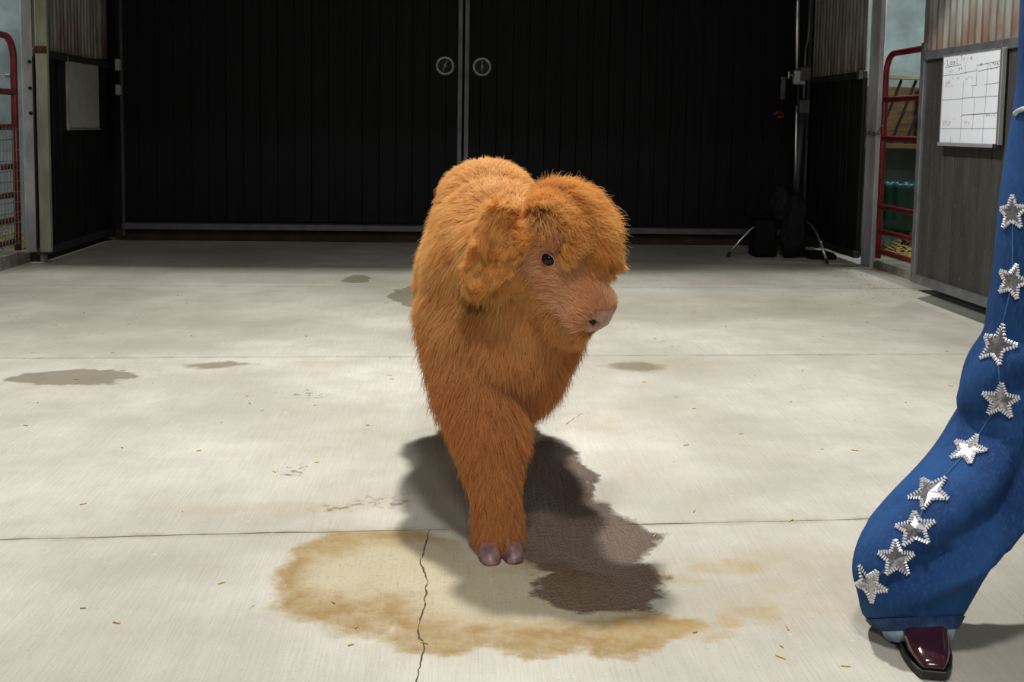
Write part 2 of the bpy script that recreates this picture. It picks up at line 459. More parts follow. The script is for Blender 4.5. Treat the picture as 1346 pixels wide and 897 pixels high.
for k, (z, hh) in enumerate(((1.355, .085), (1.165, .08))):
    br = struct('trim_%d' % (7+k), box((-2.56, 8.545, z), (.035, .05, hh), .004), M['white_plastic'])

# ------------------------------------------------------------------ stalls behind the gates, loft and outer walls
struct('wall_right_outer', box((4.6, 3.6, 2.2), (.1, 11.0, 4.6)), M['stall_wall'])
struct('wall_left_outer', box((-4.6, 3.6, 2.2), (.1, 11.0, 4.6)), M['stall_wall'])
struct('ceiling_loft', box((0, 6.89, 2.79), (9.2, 4.28, .16)), M['ceiling'])
struct('wall_loft', box((0, 4.75, 3.0), (9.2, .06, .58)), M['ceiling'])
struct('ceiling', box((0, 2.4, 5.1), (9.6, 13.6, .1)), M['wall_up'])
for y0, y1, x in ((1.7, 5.25, 2.72), (1.7, 5.25, -2.78)):
    pass

for k, (x0, x1) in enumerate(((3.17, 4.5), (-4.5, -2.97))):
    bm = bmesh.new(); n = 14
    g = [[bm.verts.new((x0+(x1-x0)*i/n, 5.2+3.2*j/n, .03+.03*mnoise.noise(Vector((i*.6, j*.6, k))))) for i in range(n+1)] for j in range(n+1)]
    for j in range(n):
        for i in range(n): bm.faces.new((g[j][i], g[j][i+1], g[j+1][i+1], g[j+1][i]))
    gr = struct('floor_bedding' + ('_left' if k else '_right'), bm, M['dirt'])
    bm = bmesh.new(); rs = random.Random(k)
    for _ in range(2600):
        x = rs.uniform(x0+.05, x1-.05) if rs.random() < .5 else (x0+.05+abs(rs.gauss(0, .25)) if k == 0 else x1-.05-abs(rs.gauss(0, .25)))
        if not x0 < x < x1: continue
        y = rs.uniform(5.3, 8.3); a = rs.uniform(0, PI); l = rs.uniform(.02, .06); z = .05+rs.random()**2*.09
        dx, dy, dz = math.cos(a)*l, math.sin(a)*l, rs.uniform(-.02, .03)
        v = [bm.verts.new(q) for q in ((x, y, z), (x+dx, y+dy, z+dz), (x+dx+.002, y+dy+.003, z+dz+.002), (x+.002, y+.003, z+.003))]
        bm.faces.new(v)
    so = obj('straw_bedding', bm, M['straw']); so['kind'] = 'stuff'
    tag(so, 'loose yellow straw on the ground behind the %s red gate' % ('left' if k else 'right'), 'straw')
# dividing wall of the right stall and hay rack, green feed tub
struct('wall_stall_divider', box((3.95, 8.5, 1.45), (1.9, .08, 2.9)), M['stall_wall'])
struct('wall_stall_divider_left', box((-3.75, 8.5, 1.45), (2.0, .08, 2.9)), M['stall_wall'])
rack = thing('hay_rack', 'wooden hay rack with slanting dark bars behind the right gate', 'rack', (3.8, 8.2, .9))
obj('top_board', box((3.75, 8.06, 1.40), (1.2, .03, .035), .003), simple('rack_pale_wood', (.28, .24, .17), .8), rack)
obj('back_board', box((3.75, 8.42, 1.09), (1.2, .03, .5), .003), M['wood'], rack)
obj('lower_board', box((3.75, 8.25, .86), (1.2, .30, .04), .003), M['wood'], rack)
for i in range(9):
    x = 3.22+i*.12
    obj('slanted_bar', tube(bmesh.new(), [(x-.03, 8.14, .88), (x+.13, 8.08, 1.38)], .012, 8), M['black_rubber'], rack)
for x in (3.75, 4.33):
    obj('post', box((x, 8.3, .7), (.05, .05, 1.42), .004), M['wood'], rack)
tub = thing('feed_tub', 'dark green plastic feed tub seen through the right red gate', 'tub', (3.43, 7.95, .2))
prof = [(.02, .20), (.13, .20), (.18, .24), (.205, .32), (.22, .47), (.255, .53), (.262, .57), (.25, .585), (.225, .57), (.20, .47), (.16, .26), (.02, .24)]
bm = loft([[Vector((3.43+math.cos(a)*r*(1+.03*math.cos(a*16)*(z > .3)), 7.95+math.sin(a)*r*(1+.03*math.cos(a*16)*(z > .3)), z)) for a in np.linspace(0, 2*PI, 97)[:-1]] for r, z in prof])
obj('bowl', bm, M['green_plastic'], tub, True)
for a in (.5, 2.6, 4.7): obj('leg', tube(bmesh.new(), [(3.43+.13*math.cos(a), 7.95+.13*math.sin(a), .23), (3.43+.15*math.cos(a), 7.95+.15*math.sin(a), .03)], .018, 8), M['black_rubber'], tub)

# ------------------------------------------------------------------ red gates
def gate(name, label, x, yfar, ynear, rails, top, bot, mesh=False):
    g = thing(name, label, 'gate', (x, yfar, bot))
    r = .021; s = 1 if ynear < yfar else -1
    R = .13
    pts = [(x, yfar, bot)]
    pts.append((x, yfar, top-R))
    for k in range(1, 7):
        a = k/6*PI/2; pts.append((x, yfar-s*(R-R*math.cos(a)), top-R+R*math.sin(a)))
    for k in range(0, 7):
        a = PI/2-k/6*PI/2; pts.append((x, ynear+s*(R-R*math.cos(a)), top-R+R*math.sin(a)))
    pts.append((x, ynear, bot))
    obj('outer_tube', tube(bmesh.new(), pts, r, 12), M['red_paint'], g, True)
    for z in rails:
        obj('rail', tube(bmesh.new(), [(x, yfar-s*.012, z), (x, ynear+s*.012, z)], r*.95, 12), M['red_paint'], g, True)
    for z in (top-.35, bot+.25):
        obj('hinge', box((x, yfar+s*.025, z), (.02, .03, .05), .003), M['chain'], g)
    return g
g1 = gate('tube_gate', 'red tubular steel gate between grey post and dusty black panel, right side', 2.985, 7.215, 5.6, [1.194, .923, .443, .268, .125], 1.508, .075)
# chain on the right gate
ch = thing('gate_chain', 'rusty steel chain looped round the post and the right red gate', 'chain', (2.93, 7.2, .9))
cp = [Vector(p) for p in [(2.96, 7.19, 1.0), (2.952, 7.22, .965), (2.945, 7.25, .955), (2.94, 7.29, .95), (2.938, 7.32, .955), (2.938, 7.355, .96), (2.938, 7.39, .955), (2.938, 7.43, .95)]]
for i, p in enumerate(cp):
    bm = bmesh.new(); nx = cp[min(i+1, len(cp)-1)] - cp[max(i-1, 0)]
    q = nx.to_track_quat('X', 'Z'); tw = Matrix.Rotation(PI/2*(i % 2), 3, 'X')
    pts = [p + q @ (tw @ Vector((math.cos(a)*.021, math.sin(a)*.012, 0))) for a in np.linspace(0, 2*PI, 13)]
    tube(bm, pts, .004, 6, False); obj('link', bm, M['chain'], ch)
g2 = gate('mesh_gate', 'red tubular gate with wire mesh in its lower half, left side', -2.80, 7.22, 5.2, [1.10, .88, .63, .45, .29, .15], 1.45, .085)
bm = bmesh.new()
for i in range(40): y = 5.24+i*.0495; tube(bm, [(-2.777, y, .13), (-2.777, y, .88)], .0028, 5)
for i in range(12): z = .14+i*.066; tube(bm, [(-2.774, 5.2, z), (-2.774, 7.21, z)], .0024, 5)
wm = obj('wire_mesh', bm, M['wire'], g2); wm['kind'] = 'stuff'
obj('latch', box((-2.80, 7.14, 1.2), (.03, .05, .02), .003), M['chain'], g2)

# ------------------------------------------------------------------ boards on the walls
wb = thing('whiteboard', 'white dry-erase planner with hand-drawn grid and red notes on right wall', 'whiteboard', (2.60, 5.25, .90))
BX = 2.597; BY0, BY1, BZ0, BZ1 = 5.50, 4.885, .915, 1.372   # far edge, near edge
obj('panel', box((BX+.006, (BY0+BY1)/2, (BZ0+BZ1)/2), (.012, BY0-BY1, BZ1-BZ0)), M['white_enamel'], wb)
for nm, c, s in (('side_frame', (BX, BY1-.012, (BZ0+BZ1)/2), (.024, .024, BZ1-BZ0+.01)), ('side_frame', (BX+.003, BY0+.003, (BZ0+BZ1)/2), (.018, .008, BZ1-BZ0+.01)),
                 ('top_frame', (BX+.003, (BY0+BY1)/2, BZ1+.004), (.018, BY0-BY1+.03, .008)), ('tray', (BX-.006, (BY0+BY1)/2-.006, BZ0-.010), (.03, BY0-BY1-.0, .018))):
    obj(nm, box(c, s, .002), M['plastic_grey'] if nm == 'tray' else M['aluminium'], wb)
obj('tray_corner', box((BX-.007, BY1-.006, BZ0-.010), (.034, .026, .022), .002), M['black_rubber'], wb)
obj('hook', box((BX, BY1+.02, BZ1+.015), (.02, .05, .014), .002), M['chain'], wb)
def uv(u, v): return Vector((BX-.0012, BY0+(BY1-BY0)*u, BZ1+(BZ0-BZ1)*v))
def stroke(bm, pts, wd):
    for a, b in zip(pts[:-1], pts[1:]):
        A, B = uv(*a), uv(*b); d = (B-A)
        if d.length < 1e-6: continue
        n = Vector((0, -d.z, d.y)).normalized()*wd/2
        q = [A+n, A-n, B-n, B+n]
        bm.faces.new([bm.verts.new(p) for p in q])
bl = bmesh.new()
for u0, v0, u1, v1 in [(.02, .125, .32, .115), (.60, .145, 1, .12), (.0, .22, .28, .215), (.30, .215, .60, .20), (.62, .21, 1, .18), (.74, .36, 1, .35), (.52, .365, .62, .36),
                       (0, .505, .38, .50), (.38, .495, 1, .49), (.37, .685, .98, .67), (.0, .84, .99, .835),
                       (.40, .12, .40, .22), (.38, .30, .37, 1), (.60, .14, .60, .36), (.59, .50, .575, .86), (.78, .13, .77, .68), (.76, .68, .755, 1), (.2, .93, .195, 1), (.55, .37, .55, .5)]:
    stroke(bl, [(u0, v0), (u1, v1)], .0016 if v0 != .685 else .0026)
def word(bm, u, v, wd, hh, n, seed, lw=.0016):
    r2 = random.Random(seed); 
    for k in range(n):
        uu = u+wd*k/n; c = wd/n*.8
        pts = [(uu+c*r2.random(), v+hh*r2.random()) for _ in range(4)]
        stroke(bm, pts, lw)
# handwritten heading
def letter(bm, ch, u, v, s, lw):
    G = {'L': [(0, 0), (0, 1), (.6, 1)], 'a': [(.6, .5), (.1, .5), (0, .8), (.2, 1), (.6, .9), (.6, .5), (.7, 1)], 's': [(.6, .5), (.1, .55), (.1, .7), (.6, .8), (.5, 1), (0, 1)],
         't': [(.3, .1), (.3, 1), (.6, 1)], 'T': [(0, 0), (.8, 0), (.4, 0), (.4, 1)], 'r': [(0, .5), (0, 1), (0, .6), (.5, .5)], 'i': [(.2, .45), (.2, 1)], 'm': [(0, 1), (0, .5), (.3, .5), (.3, 1), (.3, .5), (.6, .5), (.6, 1)]}
    stroke(bm, [(u+a*s, v+b*s*1.35) for a, b in G[ch]], lw)
for i, c_ in enumerate('Last'): letter(bl, c_, .06+i*.055, .035+(-.002*i), .052, .0022)
rd = bmesh.new()
for i, c_ in enumerate('Trim'): letter(bl if i == 0 else rd, c_, .30+i*.06, .0+.012, .045, .0018)
word(bl, .10, .165, .08, .03, 3, 2); word(bl, .28, .14, .06, .05, 2, 3, .003); word(bl, .64, .125, .06, .035, 2, 4, .0025); word(bl, .80, .13, .16, .04, 4, 5, .002); word(bl, .82, .185, .12, .02, 3, 6, .002)
word(bl, .16, .255, .05, .02, 2, 7); word(bl, .26, .25, .05, .03, 2, 8); word(bl, .79, .685, .16, .018, 4, 9, .0022); word(bl, .22, .72, .04, .02, 1, 10); word(bl, .16, .76, .02, .02, 1, 12, .003)
word(rd, .04, .27, .10, .09, 5, 20); word(rd, .10, .33, .10, .03, 3, 24); word(rd, .42, .25, .12, .05, 3, 21); word(rd, .04, .73, .12, .09, 5, 22); word(rd, .43, .75, .10, .06, 3, 23)
for o_ in (obj('black_writing', bl, M['ink_black'], wb), obj('red_writing', rd, M['ink_red'], wb)): o_['kind'] = 'stuff'

pb = thing('notice_sheet', 'plain pale grey sheet fixed to the dark left stall front', 'notice', (-2.64, 8.1, .9))
obj('sheet', box((-2.645, 8.02, 1.118), (.012, .64, .49), .002), M['paper'], pb)
obj('side_strip', box((-2.643, 7.705, 1.118), (.018, .014, .50), .001), simple('strip', (.42, .30, .25), .6), pb)
obj('bottom_strip', box((-2.640, 8.02, .866), (.022, .64, .012), .001), M['plastic_grey'], pb)

# ------------------------------------------------------------------ light stand and gear in the corner
ls = thing('light_stand', 'chrome light stand with clamp and curved legs in the back right corner', 'stand', (2.60, 7.93, 0))
SX, SY = 2.60, 7.93
obj('pole', tube(bmesh.new(), [(SX, SY, .28), (SX-.018, SY, 1.05), (SX-.022, SY, 1.16)], .0125, 12), M['chrome'], ls, True)
obj('upper_pole', tube(bmesh.new(), [(SX-.027, SY, 1.33), (SX-.06, SY, 2.45)], .016, 12), M['chrome'], ls, True)
cl = obj('clamp', bx(box((SX-.03, SY, 1.375), (.055, .06, .10), .008), (SX-.01, SY, 1.33), (.09, .05, .03), .006), M['aluminium'], ls)
bm = tube(bmesh.new(), [(SX-.05, SY-.02, 1.385), (SX-.10, SY-.03, 1.385)], .008, 8); tube(bm, [(SX-.10, SY-.03, 1.36), (SX-.10, SY-.03, 1.41)], .012, 8)
obj('knob', bm, M['chrome'], cl)
obj('sleeve', tube(bmesh.new(), [(SX-.006, SY, 1.15), (SX-.016, SY, 1.34)], .010, 10), M['black_rubber'], ls)
for tx, ty in ((2.055, 7.83), (2.70, 7.456), (2.70, 8.38)):
    d = Vector((tx-SX, ty-SY, 0)); 
    P = [Vector((SX, SY, .30)), Vector((SX, SY, .30))+d*.25-Vector((0, 0, .005)), Vector((SX, SY, .26))+d*.52-Vector((0, 0, .0)), Vector((SX, SY, .205))+d*.68, Vector((SX, SY, .13))+d*.82, Vector((tx, ty, .02))]
    lg = obj('leg', tube(bmesh.new(), P, .0105, 10), M['chrome'], ls, True)
    obj('foot', tube(bmesh.new(), [(tx-d.x*.02, ty-d.y*.02, .035), (tx, ty, .0)], .015, 8), M['black_rubber'], lg)
# grey support pole with two clamps
gp = thing('support_pole', 'slim grey pole with two square clamps behind the chrome stand', 'pole', (2.71, 8.3, 0))
GX, GY = 2.745, 8.3
obj('tube', tube(bmesh.new(), [(GX+.01, GY, 1.1), (GX+.012, GY, 1.62), (GX+.03, GY, 1.70), (GX+.04, GY, 2.5)], .009, 10), M['frame_steel'], gp, True)
obj('shaft', tube(bmesh.new(), [(GX-.04, GY, .0), (GX-.02, GY, .6), (GX+.005, GY, 1.12)], .028, 12), M['grey_blue'], gp, True)
for z in (1.42, 1.16): obj('clamp', box((GX+.01, GY-.01, z), (.085, .07, .11), .008), M['grey_metal'], gp)
# bags
def cloth_blob(c, s, seed, amp=.02, sub=4):
    bm = bmesh.new(); bmesh.ops.create_icosphere(bm, subdivisions=sub, radius=1)
    for v in bm.verts:
        p = v.co.copy(); n = mnoise.fractal(p*1.8+Vector((seed, 0, 0)), 1, 2, 4)
        q = Vector((math.copysign(abs(p.x)**.6, p.x), math.copysign(abs(p.y)**.6, p.y), math.copysign(abs(p.z)**.7, p.z)))
        v.co = Vector((c[0]+q.x*s[0], c[1]+q.y*s[1], c[2]+q.z*s[2])) + p*n*amp
    return bm
bag = thing('equipment_bag', 'boxy black fabric bag on the floor between the stand legs', 'bag', (2.33, 7.80, 0))
bm = box((2.345, 7.91, .15), (.17, .22, .30), .02); bmesh.ops.subdivide_edges(bm, edges=bm.edges[:], cuts=3, use_grid_fill=True)
for v in bm.verts: v.co += Vector((0, 1, 0))*mnoise.noise(v.co*9)*.012
obj('body', bm, M['black_fabric'], bag); obj('flap', box((2.335, 7.91, .312), (.20, .24, .02), .008), M['black_fabric'], bag)
obj('handle', tube(bmesh.new(), [(2.28, 7.80, .30), (2.30, 7.79, .37), (2.38, 7.79, .37), (2.41, 7.80, .30)], .009, 8), M['black_fabric'], bag)
sb = thing('sandbag', 'limp black sandbag slung over the base of the chrome stand', 'sandbag', (2.53, 7.80, 0))
obj('pouch', cloth_blob((2.545, 7.80, .25), (.10, .06, .24), 3, .035), M['dark_cloth'], sb, True)
obj('pouch', cloth_blob((2.41, 7.70, .43), (.050, .05, .12), 8, .03), M['dark_cloth'], sb, True)
obj('strap', tube(bmesh.new(), [(2.41, 7.70, .50), (2.45, 7.68, .57), (2.50, 7.72, .55), (2.54, 7.79, .46)], .014, 8), M['black_fabric'], sb)
ct = thing('case_lid', 'flat black tray on the floor beside the right stand leg', 'case', (2.72, 7.80, 0))
obj('tray', box((2.76, 7.80, .02), (.20, .22, .04), .008), M['black_fabric'], ct); obj('rim', box((2.76, 7.80, .045), (.17, .19, .012), .004), M['black_rubber'], ct)
hg = thing('spring_clamp', 'dark handheld clamp with red jaw hanging by a black cord', 'clamp', (2.60, 8.4, 1.1))
HX, HY = 2.625, 8.47
obj('handle', box((HX+.012, HY, 1.31), (.045, .03, .19), .01), M['grey_metal'], hg)
obj('jaw', tube(bmesh.new(), [(HX-.06, HY, 1.09), (HX-.03, HY-.01, 1.115), (HX+.01, HY-.01, 1.105), (HX+.02, HY, 1.08), (HX-.03, HY, 1.07)], .011, 8), M['red_plastic'], hg, True)
obj('cord', tube(bmesh.new(), [(HX, HY, 1.22), (HX+.01, HY, 1.08), (HX-.02, HY, .8), (HX-.03, HY, .55), (HX+.03, HY, .35), (HX+.06, HY-.1, .1), (HX+.08, HY-.15, .01)], .004, 6), M['black_rubber'], hg)

# ------------------------------------------------------------------ highland calf
from mathutils.bvhtree import BVHTree
def V(*a): return Vector(a)
HC = V(.235, 2.40, .665)
hf = V(.554, -.531, -.64).normalized()
hl = V(-.692, -.722, 0).normalized()           # toward the calf's right ear (left in the picture)
hu = hl.cross(hf).normalized()
if hu.z < 0: hu = -hu
def H(f, l, u): return HC + hf*f + hl*l + hu*u
def blob(bm, c, rad, ax=None, sub=3):
    m = Matrix.Diagonal((*rad, 1))
    if ax is not None:
        R_ = Matrix((ax[0], ax[1], ax[2])).transposed().to_4x4(); m = R_ @ m
    bmesh.ops.create_icosphere(bm, subdivisions=sub, radius=1, matrix=Matrix.Translation(c) @ m)
def capsule(bm, pts, rs, step=.35):
    for (a, b), (r0, r1) in zip(zip(pts[:-1], pts[1:]), zip(rs[:-1], rs[1:])):
        a, b = Vector(a), Vector(b); n = max(2, int((b-a).length/(min(r0, r1)*step)))
        for i in range(n+1):
            t = i/n; blob(bm, a.lerp(b, t), (r0+(r1-r0)*t,)*3, sub=2)
def remeshed(name, bm, voxel, smooth_it, mat, parent, factor=.6):
    me = bpy.data.meshes.new(name+'_raw'); bm.to_mesh(me); bm.free()
    o = bpy.data.objects.new(name+'_raw', me); C.objects.link(o)
    r = o.modifiers.new('r', 'REMESH'); r.mode = 'VOXEL'; r.voxel_size = voxel
    s = o.modifiers.new('s', 'SMOOTH'); s.factor = factor; s.iterations = smooth_it
    dg = bpy.context.evaluated_depsgraph_get()
    m2 = bpy.data.meshes.new_from_object(o.evaluated_get(dg))
    bpy.data.objects.remove(o); bpy.data.meshes.remove(me)
    m2.name = name; m2.materials.clear(); m2.materials.append(mat)
    m2.polygons.foreach_set('use_smooth', [True]*len(m2.polygons))
    oo = bpy.data.objects.new(name, m2); link(oo, parent); return oo

def hide_mat():
    t = NT('calf_hide'); p = t.pos()
    n = t.noise(p, 30, 5, .6)
    c = t.mix(t.ss(n, .3, .7), (.33, .13, .045), (.48, .21, .08))
    return t.set(col=c, rough=.8, spec=.2)
M['hide'] = hide_mat()
def nose_mat():
    t = NT('nose_skin'); p = t.pos(); n = t.noise(p, 60, 4, .6); v = t.add('ShaderNodeTexVoronoi'); t.put(v.inputs['Vector'], p); v.inputs['Scale'].default_value = 420
    c = t.mix(t.ss(n, .3, .7), (.36, .19, .13), (.50, .29, .22))
    return t.set(col=c, rough=.42, spec=.5, normal=t.bump(v.outputs[0], .25, .001))
M['nose'] = nose_mat()
M['pink_skin'] = simple('pink_skin', (.56, .25, .18), .5, 0, .15, 60)
M['eye'] = NT('eye_dark').set(col=(.006, .006, .012), rough=.08, spec=.35)
M['hoof'] = simple('hoof_horn', (.24, .13, .125), .38, 0, .5, 40)
def fur_mat(name, root, tip, tip2, zmix=None, rough=.55):
    t = NT(name)
    hi = t.add('ShaderNodeHairInfo')
    ic = hi.outputs['Intercept']; rnd = hi.outputs['Random']
    p = t.pos(); n = t.noise(p, 14, 3, .6)
    tipc = t.mix(t.ss(n, .35, .65), tip, tip2)
    if zmix:      # the coat itself turns redder toward the legs
        sep = t.add('ShaderNodeSeparateXYZ'); t.put(sep.inputs[0], p)
        tipc = t.mix(t.ss(sep.outputs[2], zmix[0], zmix[1], 1, 0), tipc, zmix[2])
    c = t.mix(t.ss(ic, .0, .7), root, tipc)
    c = t.mix(t.math('MULTIPLY', rnd, .45), c, t.mix(.5, c, (.22, .07, .015)))
    t.set(col=c, rough=rough, spec=.25)
    # hair lets some light through: mix a translucent share
    tr = t.add('ShaderNodeBsdfTranslucent'); t.put(tr.inputs[0], c)
    mx = t.add('ShaderNodeMixShader'); mx.inputs[0].default_value = .30
    t.t.links.new(t.b.outputs[0], mx.inputs[1]); t.t.links.new(tr.outputs[0], mx.inputs[2])
    t.t.links.new(mx.outputs[0], t.n['Material Output'].inputs[0])
    return t.m
RED = (.76, .34, .12)
M['coat'] = fur_mat('body_coat', (.52, .23, .065), (1.0, .63, .25), (.90, .49, .17), (.25, .62, RED))
M['gold'] = fur_mat('forelock_hair', (.48, .21, .05), (1.0, .61, .20), (.88, .44, .12))
M['face_fur'] = fur_mat('face_fur', (.74, .39, .20), (1.0, .65, .37), (.92, .52, .26))

calf = thing('highland_calf', 'fluffy ginger highland calf walking toward the viewer on pale concrete floor', 'calf', (.12, 2.75, 0))

# --- body: one continuous surface
bm = bmesh.new()
blob(bm, V(.10, 3.12, .59), (.175, .19, .215))                       # rump
blob(bm, V(.09, 2.98, .745), (.125, .24, .105))                       # croup / back
blob(bm, V(.10, 2.88, .545), (.185, .30, .215))                       # barrel
blob(bm, V(.105, 2.66, .565), (.165, .19, .235))                      # shoulders
blob(bm, V(.10, 2.56, .44), (.150, .13, .165))                      # brisket
blob(bm, V(.155, 2.53, .395), (.105, .10, .12))
capsule(bm, [(.10, 2.72, .66), (.14, 2.56, .635), H(-.05, .02, -.035)], [.155, .14, .095], .4)      # neck
capsule(bm, [H(-.02, 0, -.06), (.16, 2.50, .50), (.13, 2.50, .42)], [.075, .10, .10], .4)       # throat
# head
ax = (hf, hl, hu)
blob(bm, H(-.015, 0, .0), (.095, .074, .082), ax)
blob(bm, H(-.03, 0, .055), (.085, .085, .065), ax)                     # poll under the forelock
capsule(bm, [H(.03, 0, -.012), H(.10, 0, -.022), H(.150, 0, -.026)], [.070, .060, .054], .35)
blob(bm, H(.150, 0, -.030), (.040, .064, .060), ax)
blob(bm, H(.165, .030, -.034), (.026, .028, .032), ax)
blob(bm, H(.165, -.030, -.034), (.026, .028, .032), ax)
capsule(bm, [H(.00, 0, -.062), H(.10, 0, -.060), H(.140, 0, -.066)], [.068, .056, .044], .35)
for s in (1, -1):
    blob(bm, H(.015, .040*s, -.03), (.06, .036, .05), ax)
    blob(bm, H(.015, .052*s, .022), (.032, .022, .018), ax)            # brow
# legs: front right (nearest), front left (back), rear pair
capsule(bm, [(.045, 2.62, .50), (.060, 2.50, .34), (.088, 2.40, .235), (.098, 2.345, .12), (.103, 2.345, .065), (.105, 2.330, .036)], [.125, .100, .074, .053, .058, .054], .4)
capsule(bm, [(.20, 2.64, .45), (.195, 2.70, .32), (.165, 2.83, .20), (.150, 2.90, .10), (.150, 2.90, .045)], [.115, .075, .048, .038, .04], .4)
capsule(bm, [(.035, 3.16, .50), (.015, 3.10, .35), (.022, 3.30, .24), (.022, 3.27, .11), (.022, 3.24, .045)], [.14, .09, .048, .040, .042], .4)
capsule(bm, [(.165, 3.16, .50), (.185, 3.14, .35), (.185, 3.36, .24), (.180, 3.38, .11), (.180, 3.34, .045)], [.14, .09, .048, .040, .042], .4)
capsule(bm, [(.10, 3.30, .66), (.10, 3.35, .58), (.10, 3.36, .40)], [.035, .022, .014], .5)     # tail
body = remeshed('body', bm, .0105, 10, M['hide'], calf)

# --- hooves
def hoof(cx, cy, d=(0, -1), s=1.0):
    bm = bmesh.new(); d = Vector((d[0], d[1], 0)).normalized(); sd = Vector((-d.y, d.x, 0))
    for k in (-1, 1):
        rings = []
        for z, ln, wd, off in ((.0, .050, .0245, .016), (.005, .0505, .0250, .016), (.014, .045, .0240, .012), (.026, .035, .0215, .004), (.036, .024, .015, -.004)):
            r = []
            for a in np.linspace(0, 2*PI, 21)[:-1]:
                ca, sa = math.cos(a), math.sin(a)
                q = V(cx, cy, z*s) + d*(off + ln*(math.copysign(abs(ca)**.8, ca)))*s + sd*(k*.0255 + wd*math.copysign(abs(sa)**.75, sa))*s
                r.append(q)
            rings.append(r)
        loft(rings, True, bm)
    bmesh.ops.recalc_face_normals(bm, faces=bm.faces)
    return obj('hoof', bm, M['hoof'], calf, True)
hoof(.107, 2.305, (.10, -1), 1.0); hoof(.150, 2.885); hoof(.022, 3.225); hoof(.180, 3.325)

# --- face details
def ellips(name, c, rad, axx, mat, parent, sub=3):
    bm = bmesh.new(); blob(bm, c, rad, axx, sub); return obj(name, bm, mat, parent, True)
for s in (1, -1):
    ec = H(.022, .0635*s, .012)
    n = (hl*s*.92 + hf*.30 + hu*.12).normalized()
    t1 = (hf - n*hf.dot(n)).normalized(); t2 = n.cross(t1)
    bm = bmesh.new()
    bmesh.ops.create_uvsphere(bm, u_segments=24, v_segments=16, radius=.0170, matrix=Matrix.Translation(ec + n*.004))
    e = obj('eye', bm, M['eye'], calf, True); e['label'] = 'glossy dark eye'
    bm = bmesh.new()
    tube(bm, [ec + n*(.0125 - .004*abs(math.cos(a))) + t1*math.cos(a)*.0178 + t2*math.sin(a)*.0125 for a in np.linspace(0, 2*PI, 29)], .0030, 8, False)
    obj('eyelid', bm, M['pink_skin'], e, True)
# nose pad: the bare front of the muzzle, cut out of the body surface and given comma nostrils
bmb = bmesh.new(); bmb.from_mesh(body.data)
NC = H(.190, 0, -.034)
def in_pad(p, gl=0.):
    q = p - NC; l, u, f = q.dot(hl), q.dot(hu), q.dot(hf)
    wd_ = .042 + .010*max(-1, min(1, u/.03))
    return f > -.045 and (l/(wd_+gl))**2 + (u/(.038+gl))**2 < 1
fs = [f for f in bmb.faces if in_pad(f.calc_center_median())]
bmn = bmesh.new(); mp = {}
for f in fs:
    vs = []
    for v in f.verts:
        if v.index not in mp: mp[v.index] = bmn.verts.new(v.co)
        vs.append(mp[v.index])
    bmn.faces.new(vs)
bmesh.ops.delete(bmb, geom=fs, context='FACES_ONLY'); bmb.to_mesh(body.data); bmb.free()
for _ in range(3): bmesh.ops.subdivide_edges(bmn, edges=bmn.edges[:], cuts=1, use_grid_fill=True)
bmesh.ops.smooth_vert(bmn, verts=[v for v in bmn.verts if not v.is_boundary], factor=.5, use_axis_x=True, use_axis_y=True, use_axis_z=True)
for v in bmn.verts:
    q = v.co - NC; l, u = q.dot(hl), q.dot(hu); dep = 0
    for s in (1, -1):
        l2, u2 = l*s-.0265, u-.004
        r_ = l2*math.cos(.6) + u2*math.sin(.6); w2 = -l2*math.sin(.6) + u2*math.cos(.6)
        w2 += r_*r_*22
        dep += .020*math.exp(-(r_/.0135)**2 - (w2/.0065)**2) - .0035*math.exp(-((r_)/.013)**2 - ((w2+.010)/.006)**2)
    dep += .0035*math.exp(-(l/.0022)**2)*(u < .008)
    v.co -= hf*dep
nose = obj('nose', bmn, M['nose'], calf, True); nose['label'] = 'bare pinkish brown nose pad'
for s in (1, -1):
    ellips('nostril', H(.1785, .0275*s, -.0295), (.012, .0125, .0062), (hf, (hl*math.cos(.6)*1 + hu*math.sin(.6)*s).normalized(), hf.cross((hl*math.cos(.6) + hu*math.sin(.6)*s).normalized())), M['black_rubber'], nose)
tree_ = BVHTree.FromPolygons([v.co.copy() for v in body.data.vertices], [tuple(p.vertices) for p in body.data.polygons])
mouth = []
for k in range(-8, 9):
    a = k/8*1.35; dr = (hf*math.cos(a) + hl*math.sin(a)).normalized()
    o_ = H(.10, 0, -.074 + .012*abs(k/8)) + dr*.3
    r_ = tree_.ray_cast(o_, -dr)
    if r_[0] is not None: mouth.append(r_[0])
obj('mouth_line', tube(bmesh.new(), mouth, .0032, 8), simple('mouth_dark', (.10, .045, .03), .7, 0, .2), calf, True)

# --- ears
def ear(base, tip, side, wd, cup, nm='ear'):
    base, tip = Vector(base), Vector(tip); d = tip-base; L = d.length; d.normalize()
    nrm = (Vector(side) - d*Vector(side).dot(d)).normalized(); b = d.cross(nrm)
    rings = []
    for t in np.linspace(0, 1, 13):
        w_ = wd*(math.sin(PI*min(1, .16+.84*t))**.7)*(1 if t < .999 else .2) + .004
        ctr = base + d*L*t + nrm*(-.18*L*t*t)
        ring = []
        for a in np.linspace(0, 2*PI, 17)[:-1]:
            x_, y_ = math.cos(a)*w_, math.sin(a)*.006
            ring.append(ctr + b*x_ + nrm*(y_ + cup*(x_/max(wd, .001))**2*(1-.4*t)))
        rings.append(ring)
    o = obj(nm, loft(rings), M['hide'], calf, True)
    return o, base, d, nrm, b, L
E1 = ear(H(-.085, .065, .035), V(.045, 2.39, .632), (-.2, -1, .25), .055, .022)
E2 = ear(H(-.030, -.072, -.005), V(.368, 2.415, .650), (.15, -1, .1), .050, .018)

